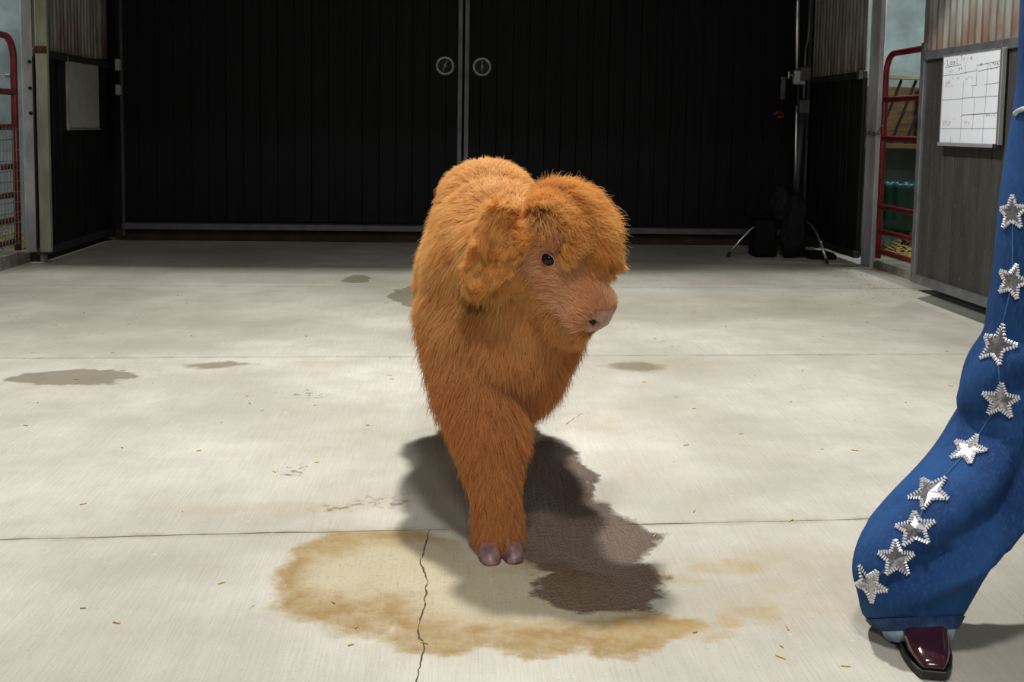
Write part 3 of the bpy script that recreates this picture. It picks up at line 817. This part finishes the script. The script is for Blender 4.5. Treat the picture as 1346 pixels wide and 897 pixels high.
# ------------------------------------------------------------------ hair strands
def sample_mesh(o, n, wfn=None):
    me = o.data; me.calc_loop_triangles()
    nv = len(me.vertices); co = np.empty(nv*3); me.vertices.foreach_get('co', co); co = co.reshape(-1, 3)
    no = np.empty(nv*3); me.vertices.foreach_get('normal', no); no = no.reshape(-1, 3)
    tr = np.empty(len(me.loop_triangles)*3, dtype=np.int32); me.loop_triangles.foreach_get('vertices', tr); tr = tr.reshape(-1, 3)
    a, b, c = co[tr[:, 0]], co[tr[:, 1]], co[tr[:, 2]]
    ar = np.linalg.norm(np.cross(b-a, c-a), axis=1)
    if wfn is not None: ar = ar*wfn((a+b+c)/3)
    idx = rng.choice(len(tr), n, p=ar/ar.sum())
    u = rng.random((n, 2)); f = u.sum(1) > 1; u[f] = 1-u[f]
    w0 = 1-u.sum(1)
    P = a[idx]*w0[:, None] + b[idx]*u[:, :1] + c[idx]*u[:, 1:]
    N = no[tr[idx, 0]]*w0[:, None] + no[tr[idx, 1]]*u[:, :1] + no[tr[idx, 2]]*u[:, 1:]
    return P, nrmz(N)
def nrmz(v): return v/np.maximum(np.linalg.norm(v, axis=1, keepdims=True), 1e-9)
A = lambda v: np.array(tuple(v), float)
def fur(name, parent, mat, P, N, D, L, lift, npts=7, guides=2500, clump=.6, curl=0., freq=7., frizz=.06, rad=.0006, droop=.25, label=None):
    n = len(P)
    T = D - N*(D*N).sum(1, keepdims=True); T = nrmz(T)
    lift = np.broadcast_to(np.asarray(lift, float), (n,))[:, None]
    d0 = nrmz(N*lift + T*(1-lift) + rng.normal(0, .10, (n, 3)))
    L = L*rng.uniform(.72, 1.12, n)
    gi = rng.choice(n, min(guides, n), replace=False)
    kd = KDTree(len(gi))
    for k, g in enumerate(gi): kd.insert(P[g], k)
    kd.balance()
    near = np.array([kd.find(p)[1] for p in P])
    t = np.linspace(0, 1, npts)[None, :, None]
    def curve(P_, d_, T_, L_, ph, N_):
        L_ = L_[:, None, None]
        c = P_[:, None, :] + d_[:, None, :]*L_*t + T_[:, None, :]*L_*t**2*.25 + np.array([0, 0, -1.])[None, None, :]*L_*t**2*droop
        if np.any(curl > 0):
            B1 = N_; B2 = np.cross(N_, T_)
            s = curl*L_*t**.8
            c = c + s*(np.sin(freq*t + ph[:, None, None])*B2[:, None, :] + np.cos(freq*t*.8 + ph[:, None, None]*1.7)*.7*B1[:, None, :])
        return c
    ph = rng.uniform(0, 2*PI, n)
    gc = curve(P[gi], d0[gi], T[gi], L[gi], ph[gi], N[gi])
    own = curve(P, d0, T, L, ph[gi][near], N)
    G = gc[near]
    k = (clump*rng.uniform(.5, 1.1, n))[:, None, None]*t**1.2
    c = own*(1-k) + (G + (P - P[gi][near])[:, None, :]*.12)*k
    c = c + np.cumsum(rng.normal(0, 1, c.shape), axis=1)*t*L[:, None, None]*frizz*.3
    hc = bpy.data.hair_curves.new(name); hc.add_curves([npts]*n)
    hc.points.foreach_set('position', c.astype(np.float32).ravel())
    ra = (rad*(1-.75*t**1.5)*np.ones((n, 1, 1))).astype(np.float32).ravel()
    at = hc.attributes.get('radius') or hc.attributes.new('radius', 'FLOAT', 'POINT')
    at.data.foreach_set('value', ra)
    hc.materials.append(mat)
    o = bpy.data.objects.new(name, hc); link(o, parent)
    if label: o['label'] = label
    return o

# body coat: length / lift / flow blended from anchors
ANCH = [  # point, sigma, length, lift, flow
    (V(.10, 3.15, .80), .16, .030, .45, (0, 1, -.3)), (V(.10, 2.80, .84), .16, .030, .45, (0, .8, -.5)),
    (V(-.08, 2.95, .60), .16, .042, .38, (-.1, .5, -1)), (V(.28, 2.95, .60), .16, .042, .38, (.1, .5, -1)),
    (V(-.05, 2.60, .60), .10, .050, .35, (-.3, .2, -1)), (V(.07, 2.50, .52), .09, .060, .30, (-.15, -.1, -1)),
    (V(.17, 2.43, .50), .08, .066, .25, (.05, -.1, -1)), (V(.10, 2.44, .38), .09, .062, .25, (0, 0, -1)), (V(.25, 2.55, .38), .1, .05, .3, (.2, 0, -1)),
    (V(.05, 2.45, .25), .08, .045, .22, (0, 0, -1)), (V(.10, 2.33, .12), .08, .026, .22, (0, 0, -1)), (V(.10, 2.30, .05), .05, .032, .25, (0, -.15, -1)),
    (V(.16, 2.85, .15), .12, .03, .25, (0, 0, -1)), (V(.1, 3.25, .15), .15, .035, .28, (0, .2, -1)), (V(.1, 2.85, .33), .15, .05, .3, (0, .2, -1)),
    (H(.02, .06, .01), .030, .010, .18, tuple(-hf*.8 - hu*.5)), (H(.07, .05, -.03), .035, .016, .2, tuple(-hf - hu*.2)),
    (H(.13, .04, -.03), .028, .011, .25, tuple(-hf*.9 + hl*.2)), (H(.13, 0, .015), .03, .016, .35, tuple(-hf)), (H(.13, 0, -.075), .03, .022, .35, tuple(hf*.3 - hu)),
    (H(.03, .055, -.06), .035, .034, .25, tuple(-hf*.6 - V(0, 0, .8))), (H(-.05, .06, -.03), .035, .040, .3, tuple(-hf*.5 - V(0, 0, .9))), (H(.13, -.04, -.03), .03, .012, .3, tuple(-hf)),
    (H(-.03, 0, .12), .05, .03, .5, tuple(hf)),
]
def fields(P):
    W = np.stack([np.exp(-((P-A(a[0]))**2).sum(1)/(2*a[1]**2)) for a in ANCH], 1) + 1e-12
    W = W**1.5; W /= W.sum(1, keepdims=True)
    return W @ np.array([a[2] for a in ANCH]), W @ np.array([a[3] for a in ANCH]), W @ np.array([nrmz(A(a[4])[None])[0] for a in ANCH])
noseC, poll = A(H(.190, 0, -.040)), A(H(-.03, 0, .055))
eyes = [A(H(.024, .068*s, .012)) for s in (1, -1)]
def dens(P):
    w_ = np.ones(len(P))
    dn = P - noseC; 
    l_, u_, f_ = dn@A(hl), dn@A(hu), dn@A(hf)
    w_[(P @ A(hf) > 1e9)] = 0
    for e in eyes: w_[np.linalg.norm(P-e, axis=1) < .019] = 0
    hd = P - A(HC); w_[(np.linalg.norm(hd, axis=1) < .24) & (hd@A(hf) > -.03) & (hd@A(hf) < .22) & (w_ > 0)] *= 2.6
    w_[(P[:, 2] < .010)] = 0
    w_[(P[:, 1] > 3.0)] *= .6
    return w_
P, N = sample_mesh(body, 190000, dens)
Lf, lf, Df = fields(P)
hd = P - A(HC)
isface = (np.abs(hd@A(hl)) < .12) & (hd@A(hf) > -.015) & (hd@A(hf) < .25) & (np.linalg.norm(hd, axis=1) < .22) & (Lf < .030)
fur('face_fur', calf, M['face_fur'], P[isface], N[isface], Df[isface], Lf[isface], lf[isface], npts=5, guides=1500, clump=.35, frizz=.06, rad=.0005, droop=.05, label='short pinkish tan face fur')
b_ = ~isface
fur('coat', calf, M['coat'], P[b_], N[b_], Df[b_], Lf[b_], lf[b_], npts=7, guides=7000, clump=.5, curl=.05, frizz=.13, rad=.00056)

# forelock: a thick mop over the poll, combed forward over the brow
def top_dens(P):
    hd = P - A(HC); f_, l_, u_ = hd@A(hf), hd@A(hl), hd@A(hu)
    return ((u_ > .035) & (f_ > -.13) & (f_ < .030) & (l_ < .065) & (l_ > -.11)).astype(float)
P, N = sample_mesh(body, 42000, top_dens)
hd = P - A(HC); f_, l_, u_ = hd@A(hf), hd@A(hl), hd@A(hu)
D = A(hf)[None]*(.75+np.clip(f_, 0, 1)*20)[:, None] + A(hl)[None]*(-.60-l_*3.0)[:, None] + A(hu)[None]*.05
fur('forelock', calf, M['gold'], P, N, D, np.where(l_ > .03, .038, np.where(l_ < -.045, .040, .060)), .60, npts=11, guides=1300, clump=.66, curl=.13, freq=9, frizz=.13, rad=.00055, droop=.38, label='curly golden forelock')

# fringe that falls over the bridge of the nose
def fr_dens(P):
    hd = P - A(HC); f_, l_, u_ = hd@A(hf), hd@A(hl), hd@A(hu)
    return ((u_ > .030) & (f_ > -.01) & (f_ < .062) & (l_ > -.058) & (l_ < .022)).astype(float)
P, N = sample_mesh(body, 11000, fr_dens)
hd = P - A(HC); l_ = hd@A(hl)
D = A(hf)[None]*.9 + A(hl)[None]*(-.25-l_*6.0)[:, None]
fur('fringe', calf, M['gold'], P, N, D, np.full(len(P), .046), .42, npts=11, guides=420, clump=.8, curl=.16, freq=9, frizz=.10, rad=.0006, droop=.30, label='curly golden fringe')

# ear hair
def ear_fur(E, n, mat, L, out_dir, guides, curl, label):
    o, base, d, nrm, b, Ln = E
    P, N = sample_mesh(o, n)
    t = (P - A(base))@A(d)/Ln; xb = (P - A(base))@A(b)
    D = A(d)[None]*.5 + A(b)[None]*(np.sign(xb)*np.minimum(1, np.abs(xb)*22))[:, None]*.6 + np.array(out_dir)[None]
    P = np.concatenate([P, P[t < .35]]); N = np.concatenate([N, nrmz(N[t < .35] + A(V(0, 0, .8)))]); D = np.concatenate([D, D[t < .35] + A(V(0, 0, 1.2))]); t = np.concatenate([t, t[t < .35]])
    return fur('ear_hair', o, mat, P, N, D, L*(1.05+.1*np.clip(t, 0, 1)), .60, npts=9, guides=guides, clump=.8, curl=curl, freq=9, frizz=.07, rad=.0006, droop=.45, label=label)
ear_fur(E1, 34000, M['gold'], .052, (0, 0, -.5), 600, .24, 'wavy golden ear hair')
ear_fur(E2, 16000, M['gold'], .036, (.25, 0, .0), 500, .04, 'straight tan ear hair')
# tail switch
P, N = sample_mesh(body, 2500, lambda P: ((P[:, 1] > 3.335) & (P[:, 2] < .62)).astype(float))
fur('tail_hair', calf, M['coat'], P, N, np.tile([[0, .1, -1.]], (len(P), 1)), np.full(len(P), .10), .15, guides=60, clump=.6)

# ------------------------------------------------------------------ the person walking out of the frame on the right
def denim():
    t = NT('blue_denim'); p = t.pos()
    tw = t.add('ShaderNodeTexWave', wave_type='BANDS', bands_direction='DIAGONAL'); t.put(tw.inputs['Vector'], p); tw.inputs['Scale'].default_value = 260
    tw.inputs['Distortion'].default_value = 2
    n = t.noise(t.mapping(p, (1, 1, .35)), 7, 5, .6); n2 = t.noise(t.mapping(p, (1, 1, .2)), 160, 3, .7)
    c = t.mix(t.ss(n, .32, .72), (.008, .033, .115), (.020, .080, .235))
    c = t.mix(t.ss(n2, .45, .75, 0, .35), c, (.05, .13, .30))
    return t.set(col=c, rough=.85, spec=.2, normal=t.bump(t.math('ADD', tw.outputs['Fac'], t.math('MULTIPLY', n2, 1.5)), .25, .001))
M['denim'] = denim()
M['denim_pale'] = simple('faded_denim', (.42, .54, .70), .9, 0, .25, 60)
M['denim_dark'] = simple('denim_hem', (.018, .06, .17), .9, 0, .4, 70)
M['seam_thread'] = simple('seam_thread', (.05, .13, .30), .9, 0, .2, 60)
M['leather'] = NT('burgundy_leather').set(col=(.040, .010, .016), rough=.16, spec=.7, coat=.4)
M['sole'] = simple('boot_sole', (.012, .012, .016), .55, 0, .3, 30)
M['bead'] = NT('glass_bead').set(col=(.85, .83, .86), rough=.16, metal=.35, spec=.8)
M['mirror_patch'] = simple('sequin_fill', (.42, .40, .42), .18, .85, .35, 220)
M['skin'] = simple('skin', (.62, .36, .26), .55, 0, .06, 20)
M['shirt'] = simple('white_shirt', (.55, .55, .56), .85, 0, .08, 20)
M['hair'] = simple('brown_hair', (.10, .05, .025), .5, 0, .3, 60, stretch=(1, 1, .1))
def unproj(px, py, Y):
    """ground distance helper: point at depth Y on the sight line (numbers below were measured once)"""
    cam = bpy.context.scene.camera.matrix_world
    d = Vector(((px-766.22)/1400, (292.78-py)/1400, -1)); d = cam.to_3x3() @ d; o = cam.translation
    return o + d*((Y-o.y)/d.y)
person = thing('person', 'person in wide blue jeans with beaded silver stars and burgundy boots, walking out at right', 'person', (1.15, 1.95, 0))
# left edge / right edge of the trailing trouser leg, measured at its depth
SEC = [(-60, 1352, 1560, 1.98), (40, 1345, 1552, 1.98), (140, 1337, 1540, 1.98), (200, 1327, 1528, 1.98), (260, 1320, 1515, 1.97), (330, 1313, 1500, 1.96), (400, 1307, 1490, 1.95), (440, 1297, 1480, 1.95),
       (480, 1282, 1468, 1.95), (512, 1266, 1455, 1.95), (535, 1259, 1442, 1.955), (560, 1254, 1428, 1.96), (600, 1232, 1400, 1.93), (640, 1198, 1372, 1.91), (675, 1166, 1350, 1.89), (710, 1140, 1325, 1.875), (740, 1127, 1303, 1.865),
       (765, 1121, 1287, 1.86), (785, 1125, 1274, 1.858), (805, 1138, 1262, 1.855), (820, 1152, 1254, 1.852), (829, 1160, 1249, 1.85)]
NS = 72
def leg_ring(py, xl, xr, Y, k, grow=0.0):
    a_, b_ = unproj(xl, py, Y), unproj(xr, py, Y); c = (a_+b_)/2; rx = (b_-a_).length/2 + grow
    ry = min(rx, .105) + grow
    if py > 700: ry = .095 - (py-700)/130*.020 + grow
    ring = []
    for i in range(NS):
        t = 2*PI*i/NS; ca, sa = math.cos(t), math.sin(t)
        p = c + Vector((ca*rx, sa*ry, 0))
        # folds: diagonal creases running from the knee to the back of the hem
        f = .022*math.sin(p.z*46 - p.x*34 + 1.2 + 2.2*mnoise.noise(Vector((p.x*5, p.z*5, 1)))) * max(0, min(1, (py-380)/120))*max(0, min(1, (840-py)/90))
        f += mnoise.noise(Vector((p.x*9, p.y*9, p.z*7)))*.016
        f += .012*math.exp(-((p.z-.43-.28*(p.x-1.0))/.018)**2)*(sa < .3) - .010*math.exp(-((p.z-.395-.28*(p.x-1.0))/.02)**2)*(sa < .3)
        p += Vector((ca*.25, sa, 0))*f
        kt = max(0, min(1, (py-720)/90))
        if kt > 0: p.z = max(p.z + kt*(Y-p.y)*.5, .014)
        ring.append(p)
    return ring
dense = []
for (p0, p1) in zip(SEC[:-1], SEC[1:]):
    n = max(2, int((p1[0]-p0[0])/7))
    for i in range(n):
        t = i/n; dense.append(tuple(p0[j]+(p1[j]-p0[j])*t for j in range(4)))
dense.append(SEC[-1])
# smooth the edge tables
for _ in range(6):
    dense = [dense[0]] + [(d[0], (a[1]+2*d[1]+b[1])/4, (a[2]+2*d[2]+b[2])/4, (a[3]+2*d[3]+b[3])/4) for a, d, b in zip(dense[:-2], dense[1:-1], dense[2:])] + [dense[-1]]
rings = [leg_ring(*d, k) for k, d in enumerate(dense)]
inner = [[p + (sum(rings[-1], Vector())/NS - p)*.03 + Vector((0, 0, .002)) for p in rings[-1]], [p + (sum(rings[-6], Vector())/NS - p)*.05 for p in rings[-6]]]
jm = loft(rings + inner, False)
# hips and the leading leg, which stride on beyond the frame
def ellring(c, rx, ry, n=NS, am=.01):
    return [Vector((c[0]+math.cos(2*PI*i/n)*rx, c[1]+math.sin(2*PI*i/n)*ry, c[2])) + Vector((math.cos(2*PI*i/n), math.sin(2*PI*i/n), 0))*mnoise.noise(Vector((math.cos(2*PI*i/n)*2, math.sin(2*PI*i/n)*2, c[2]*7)))*am for i in range(n)]
top = rings[0]; cz = top[0].z
cx0 = sum(p.x for p in top)/NS
hipc = [( (cx0+.05, 2.0, cz-.10), .175, .125), ((cx0+.06, 2.02, cz+.02), .185, .135), ((cx0+.06, 2.02, cz+.09), .170, .125), ((cx0+.06, 2.02, cz+.16), .150, .112)]
loft([ellring(*h) for h in hipc], True, jm)
lead = [((cx0+.12, 2.02, .98), .115, .115), ((cx0+.20, 1.98, .80), .115, .11), ((cx0+.33, 1.90, .58), .105, .10), ((cx0+.42, 1.84, .42), .11, .10), ((cx0+.47, 1.80, .25), .13, .11), ((cx0+.50, 1.78, .08), .14, .12), ((cx0+.50, 1.78, .045), .14, .12)]
loft([ellring(*h) for h in lead], False, jm)
bmesh.ops.recalc_face_normals(jm, faces=jm.faces)
jeans = obj('jeans', jm, M['denim'], person, True)
# folded hem band with pale frayed edge
def band(z0, z1, grow, mat, name, parent):
    a = [d for d in dense if z0 <= d[0] <= z1]
    rr = [leg_ring(d[0], d[1], d[2], d[3], 0, grow) for d in a]
    o = obj(name, loft(rr, False), mat, parent, True); return o
band(806, 832, .0035, M['denim_dark'], 'hem', jeans)
r_last = rings[-1]; cc = sum(r_last, Vector())/NS
fr = [[p for p in r_last], [p + (cc-p)*.10 + Vector((0, -.006, -.020 - .003*mnoise.noise(p*60))) for p in r_last], [p + (cc-p)*.16 + Vector((0, 0, -.006)) for p in r_last]]
obj('frayed_lining', loft(fr, False), M['denim_pale'], jeans, True)
# side seam running under the stars
STAR = [(1331, 280, 20), (1331, 370, 20), (1311, 455, 24), (1315, 527, 20), (1273, 592, 21), (1222, 648, 25), (1203, 696, 23), (1178, 735, 20), (1143, 768, 20)]
from mathutils.bvhtree import BVHTree
jme = jeans.data; bvh = BVHTree.FromPolygons([v.co.copy() for v in jme.vertices], [tuple(p.vertices) for p in jme.polygons])
camo = bpy.context.scene.camera.matrix_world.translation
def hit(px, py):
    q = unproj(px, py, 2.0); d = (q-camo).normalized()
    r = bvh.ray_cast(camo, d)
    return r[0], r[1], d
sm = []
for (ax_, ay_, _), (bx_, by_, _) in zip(STAR[:-1], STAR[1:]):
    for k in range(6):
        t = k/6; h, n, d = hit(ax_+(bx_-ax_)*t, ay_+(by_-ay_)*t)
        if h is not None: sm.append(h - d*.0012)
obj('side_seam', tube(bmesh.new(), sm, .0016, 6), M['seam_thread'], jeans)
hp = [hit(x, y) for x, y in ((1334, 150), (1338, 146), (1345, 143), (1352, 142))]
pk = [h - d*.003 for h, n, d in hp if h is not None]
if len(pk) > 1: obj('pocket_trim', tube(bmesh.new(), pk, .005, 8), M['bead'], jeans)
rs = random.Random(5)
for si, (px, py, R_) in enumerate(STAR):
    h, n, d = hit(px, py)
    if h is None: h = unproj(px, py, 1.9); n = -d
    if n.dot(d) > 0: n = -n
    Rm = R_/1400*(h-camo).length
    rot = rs.uniform(-.5, .5)
    # the star lies on the cloth: axes from the local surface
    upv = Vector((0, 0, 1)); b = upv.cross(n).normalized(); u = n.cross(b).normalized()
    def P_(a, r, off):
        q = h + (b*math.cos(a) + u*math.sin(a))*r + n*.03
        rr = bvh.ray_cast(q, -n)
        base = rr[0] if rr[0] is not None and (rr[0]-q).length < .07 else h + (b*math.cos(a) + u*math.sin(a))*r
        return base + n*off
    outl = []
    for k in range(10):
        a = rot + PI/2 + k*PI/5; outl.append((a, Rm*(1.12 if k % 2 == 0 else .50)))
    bm = bmesh.new(); ctr = bm.verts.new(P_(0, 0, .0035)); o_ = [bm.verts.new(P_(a, r*.86, .0025)) for a, r in outl]
    for k in range(10): bm.faces.new((ctr, o_[k], o_[(k+1) % 10]))
    star = obj('star_patch', bm, M['mirror_patch'], jeans)
    bm = bmesh.new()
    for k in range(10):
        a0, r0 = outl[k]; a1, r1 = outl[(k+1) % 10]
        p0, p1 = P_(a0, r0, .003), P_(a1, r1, .003)
        for j in range(5):
            c_ = p0.lerp(p1, (j+.5)/5) + n*rs.uniform(-.0006, .0012)
            dd = (p1-p0).normalized(); cr = n.cross(dd).normalized()
            m = Matrix((dd, cr, n)).transposed().to_4x4()
            bmesh.ops.create_icosphere(bm, subdivisions=1, radius=1, matrix=Matrix.Translation(c_) @ m @ Matrix.Diagonal((.0023, .0050, .0024, 1)))
    be = obj('bead_edging', bm, M['bead'], jeans); be['kind'] = 'stuff'

# boots
def boot(heel, toe, name='boot'):
    heel, toe = Vector(heel), Vector(toe); d = (toe-heel); L = d.length; d.normalize(); s = Vector((-d.y, d.x, 0))
    def sec(t, w_, z0, z1, n=24, pw=.75):
        c = heel + d*L*t
        return [c + s*math.copysign(abs(math.cos(a))**pw, math.cos(a))*w_ + Vector((0, 0, (z0+z1)/2 + math.copysign(abs(math.sin(a))**pw, math.sin(a))*(z1-z0)/2)) for a in np.linspace(0, 2*PI, n+1)[:-1]]
    up = [sec(.0, .018, .035, .07), sec(.04, .030, .03, .11), sec(.15, .036, .025, .16), sec(.30, .037, .022, .15), sec(.42, .038, .018, .115), sec(.55, .040, .014, .076), sec(.68, .040, .012, .056), sec(.80, .036, .012, .048),
          sec(.90, .029, .012, .040), sec(.965, .022, .012, .034), sec(1.0, .017, .014, .026)]
    b = obj(name, loft(up), M['leather'], person, True)
    for kind in (0,):
        outl = [(.0, .020), (.03, .031), (.15, .038), (.35, .033), (.5, .040), (.65, .043), (.78, .040), (.9, .033), (.98, .0265), (1.02, .020)]
        L_ = [heel + d*L*t + s*w_ for t, w_ in outl]; Rr = [heel + d*L*t - s*w_ for t, w_ in outl][::-1]
        P = L_ + Rr
        z0 = lambda i: 0.0
        bmx = loft([[p + Vector((0, 0, .004)) for p in P], [p + Vector((0, 0, .0145)) for p in P]])
        so = obj('sole', bmx, M['sole'], b)
        hb = loft([[p + Vector((0, 0, 0)) for p in (heel+s*.028, heel+d*.06+s*.030, heel+d*.06-s*.030, heel-s*.028)], [p + Vector((0, 0, .022)) for p in (heel+s*.032, heel+d*.07+s*.034, heel+d*.07-s*.034, heel-s*.032)]])
        obj('heel', hb, M['sole'], b)
        wl_ = [p + Vector((0, 0, .0165)) for p in P]
        obj('welt', tube(bmesh.new(), wl_ + wl_[:1], .0022, 6, False), M['sole'], b)
    return b
boot((.905, 1.935, 0), (.840, 1.700, 0))
boot((cx0+.47, 1.90, 0), (cx0+.54, 1.63, 0))

# upper body (outside the frame)
sx = cx0+.06
sh = bmesh.new()
for c_, r_ in (((sx, 2.02, cz+.14), (.155, .115, .10)), ((sx, 2.01, cz+.28), (.150, .11, .14)), ((sx, 2.0, cz+.42), (.175, .115, .12)), ((sx, 2.0, cz+.50), (.185, .09, .06))):
    blob(sh, Vector(c_), r_)
for s in (-1, 1):
    capsule(sh, [(sx+s*.04, 2.0+s*.02, cz+.50), (sx+.14*s, 2.0+s*.06, cz+.49)], [.06, .055])
    capsule(sh, [(sx+.14*s, 2.0+s*.06, cz+.49), (sx+.17*s+.03, 2.0+s*.13, cz+.26), (sx+.17*s+.12, 1.95+s*.16, cz+.06)], [.055, .042, .036])
shirt = remeshed('shirt', sh, .014, 5, M['shirt'], person)
hd_ = bmesh.new(); hc_ = Vector((sx+.02, 1.98, cz+.74))
blob(hd_, hc_, (.075, .085, .095)); blob(hd_, hc_ + Vector((.012, -.03, -.055)), (.050, .055, .055)); capsule(hd_, [hc_ + Vector((-.01, .02, -.03)), (sx, 2.01, cz+.52)], [.052, .058])
blob(hd_, hc_ + Vector((.022, -.092, -.018)), (.012, .016, .018)); 
for s in (-1, 1): blob(hd_, hc_ + Vector((s*.076, .0, -.01)), (.010, .018, .028))
remeshed('head', hd_, .0065, 3, M['skin'], person)
for s in (-1, 1):
    hd_ = bmesh.new(); wpt = Vector((sx+.17*s+.12, 1.95+s*.16, cz+.06)); capsule(hd_, [wpt, wpt + Vector((.03, -.02, -.05))], [.028, .022], .4)
    pm = wpt + Vector((.05, -.03, -.09)); blob(hd_, pm, (.022, .036, .045))
    for k in range(4):
        f0 = pm + Vector((.004, -.027+k*.018, -.035)); ln = (.060, .072, .068, .052)[k]
        capsule(hd_, [f0, f0 + Vector((.010, 0, -ln*.55)), f0 + Vector((-.004, 0, -ln))], [.0095, .009, .0075], .5)
    capsule(hd_, [pm + Vector((.0, -.03, .015)), pm + Vector((.014, -.055, -.015)), pm + Vector((.010, -.058, -.040))], [.012, .010, .008], .5)
    remeshed('hand', hd_, .0055, 2, M['skin'], person)
for s in (-1, 1):
    e = ellips('eye', hc_ + Vector((.012+s*.030, -.078, .004)), (.012, .007, .007), None, M['eye'], person) if False else None
hr = bmesh.new(); blob(hr, hc_ + Vector((0, .018, .020)), (.088, .088, .092)); capsule(hr, [hc_ + Vector((0, .06, 0)), hc_ + Vector((0, .09, -.18)), hc_ + Vector((0, .09, -.30))], [.075, .065, .03])
remeshed('hair', hr, .012, 4, M['hair'], person)
obj('lips', tube(bmesh.new(), [hc_ + Vector((x, -.083+abs(x-.018)*.3, -.058)) for x in (-.006, .006, .018, .030, .042)], [.002, .004, .005, .004, .002], 8), M['pink_skin'], person, True)
for s in (-1, 1):
    bm = bmesh.new(); bmesh.ops.create_uvsphere(bm, u_segments=14, v_segments=10, radius=.0115, matrix=Matrix.Translation(hc_ + Vector((.018+s*.031, -.070, .004))))
    obj('eye', bm, M['eye'], person, True)
obj('belt', loft([ellring((cx0+.06, 2.02, cz+.135), .160, .121), ellring((cx0+.06, 2.02, cz+.17), .155, .116)], False), M['leather'], person, True)

# ------------------------------------------------------------------ bits of straw and debris on the concrete
bm = bmesh.new(); rl = random.Random(9)
for _ in range(420):
    y = 1.4 + 7.0*rl.random()**1.3; x = rl.uniform(-2.6, 2.7)
    if rl.random() < .25: x = 2.75 - abs(rl.gauss(0, .25)); y = rl.uniform(5.8, 7.3)
    if (x > 2.5 and y < 5.9) or (abs(x-.1) < .35 and 2.1 < y < 3.5): continue
    a = rl.uniform(0, PI); l = rl.uniform(.004, .022); w_ = rl.uniform(.0006, .0014)
    d = Vector((math.cos(a), math.sin(a), 0)); s_ = Vector((-d.y, d.x, 0)); c_ = Vector((x, y, .0015))
    q = [c_-d*l/2-s_*w_, c_+d*l/2-s_*w_, c_+d*l/2+s_*w_, c_-d*l/2+s_*w_]
    tv = [bm.verts.new(p + Vector((0, 0, .0012))) for p in q]; bv = [bm.verts.new(p - Vector((0, 0, .0012))) for p in q]
    bm.faces.new(tv)
    for i in range(4): bm.faces.new((bv[i], bv[(i+1) % 4], tv[(i+1) % 4], tv[i]))
lit = obj('straw_litter', bm, M['straw']); lit['kind'] = 'stuff'
tag(lit, 'tiny scattered straw bits on the pale concrete floor', 'straw')
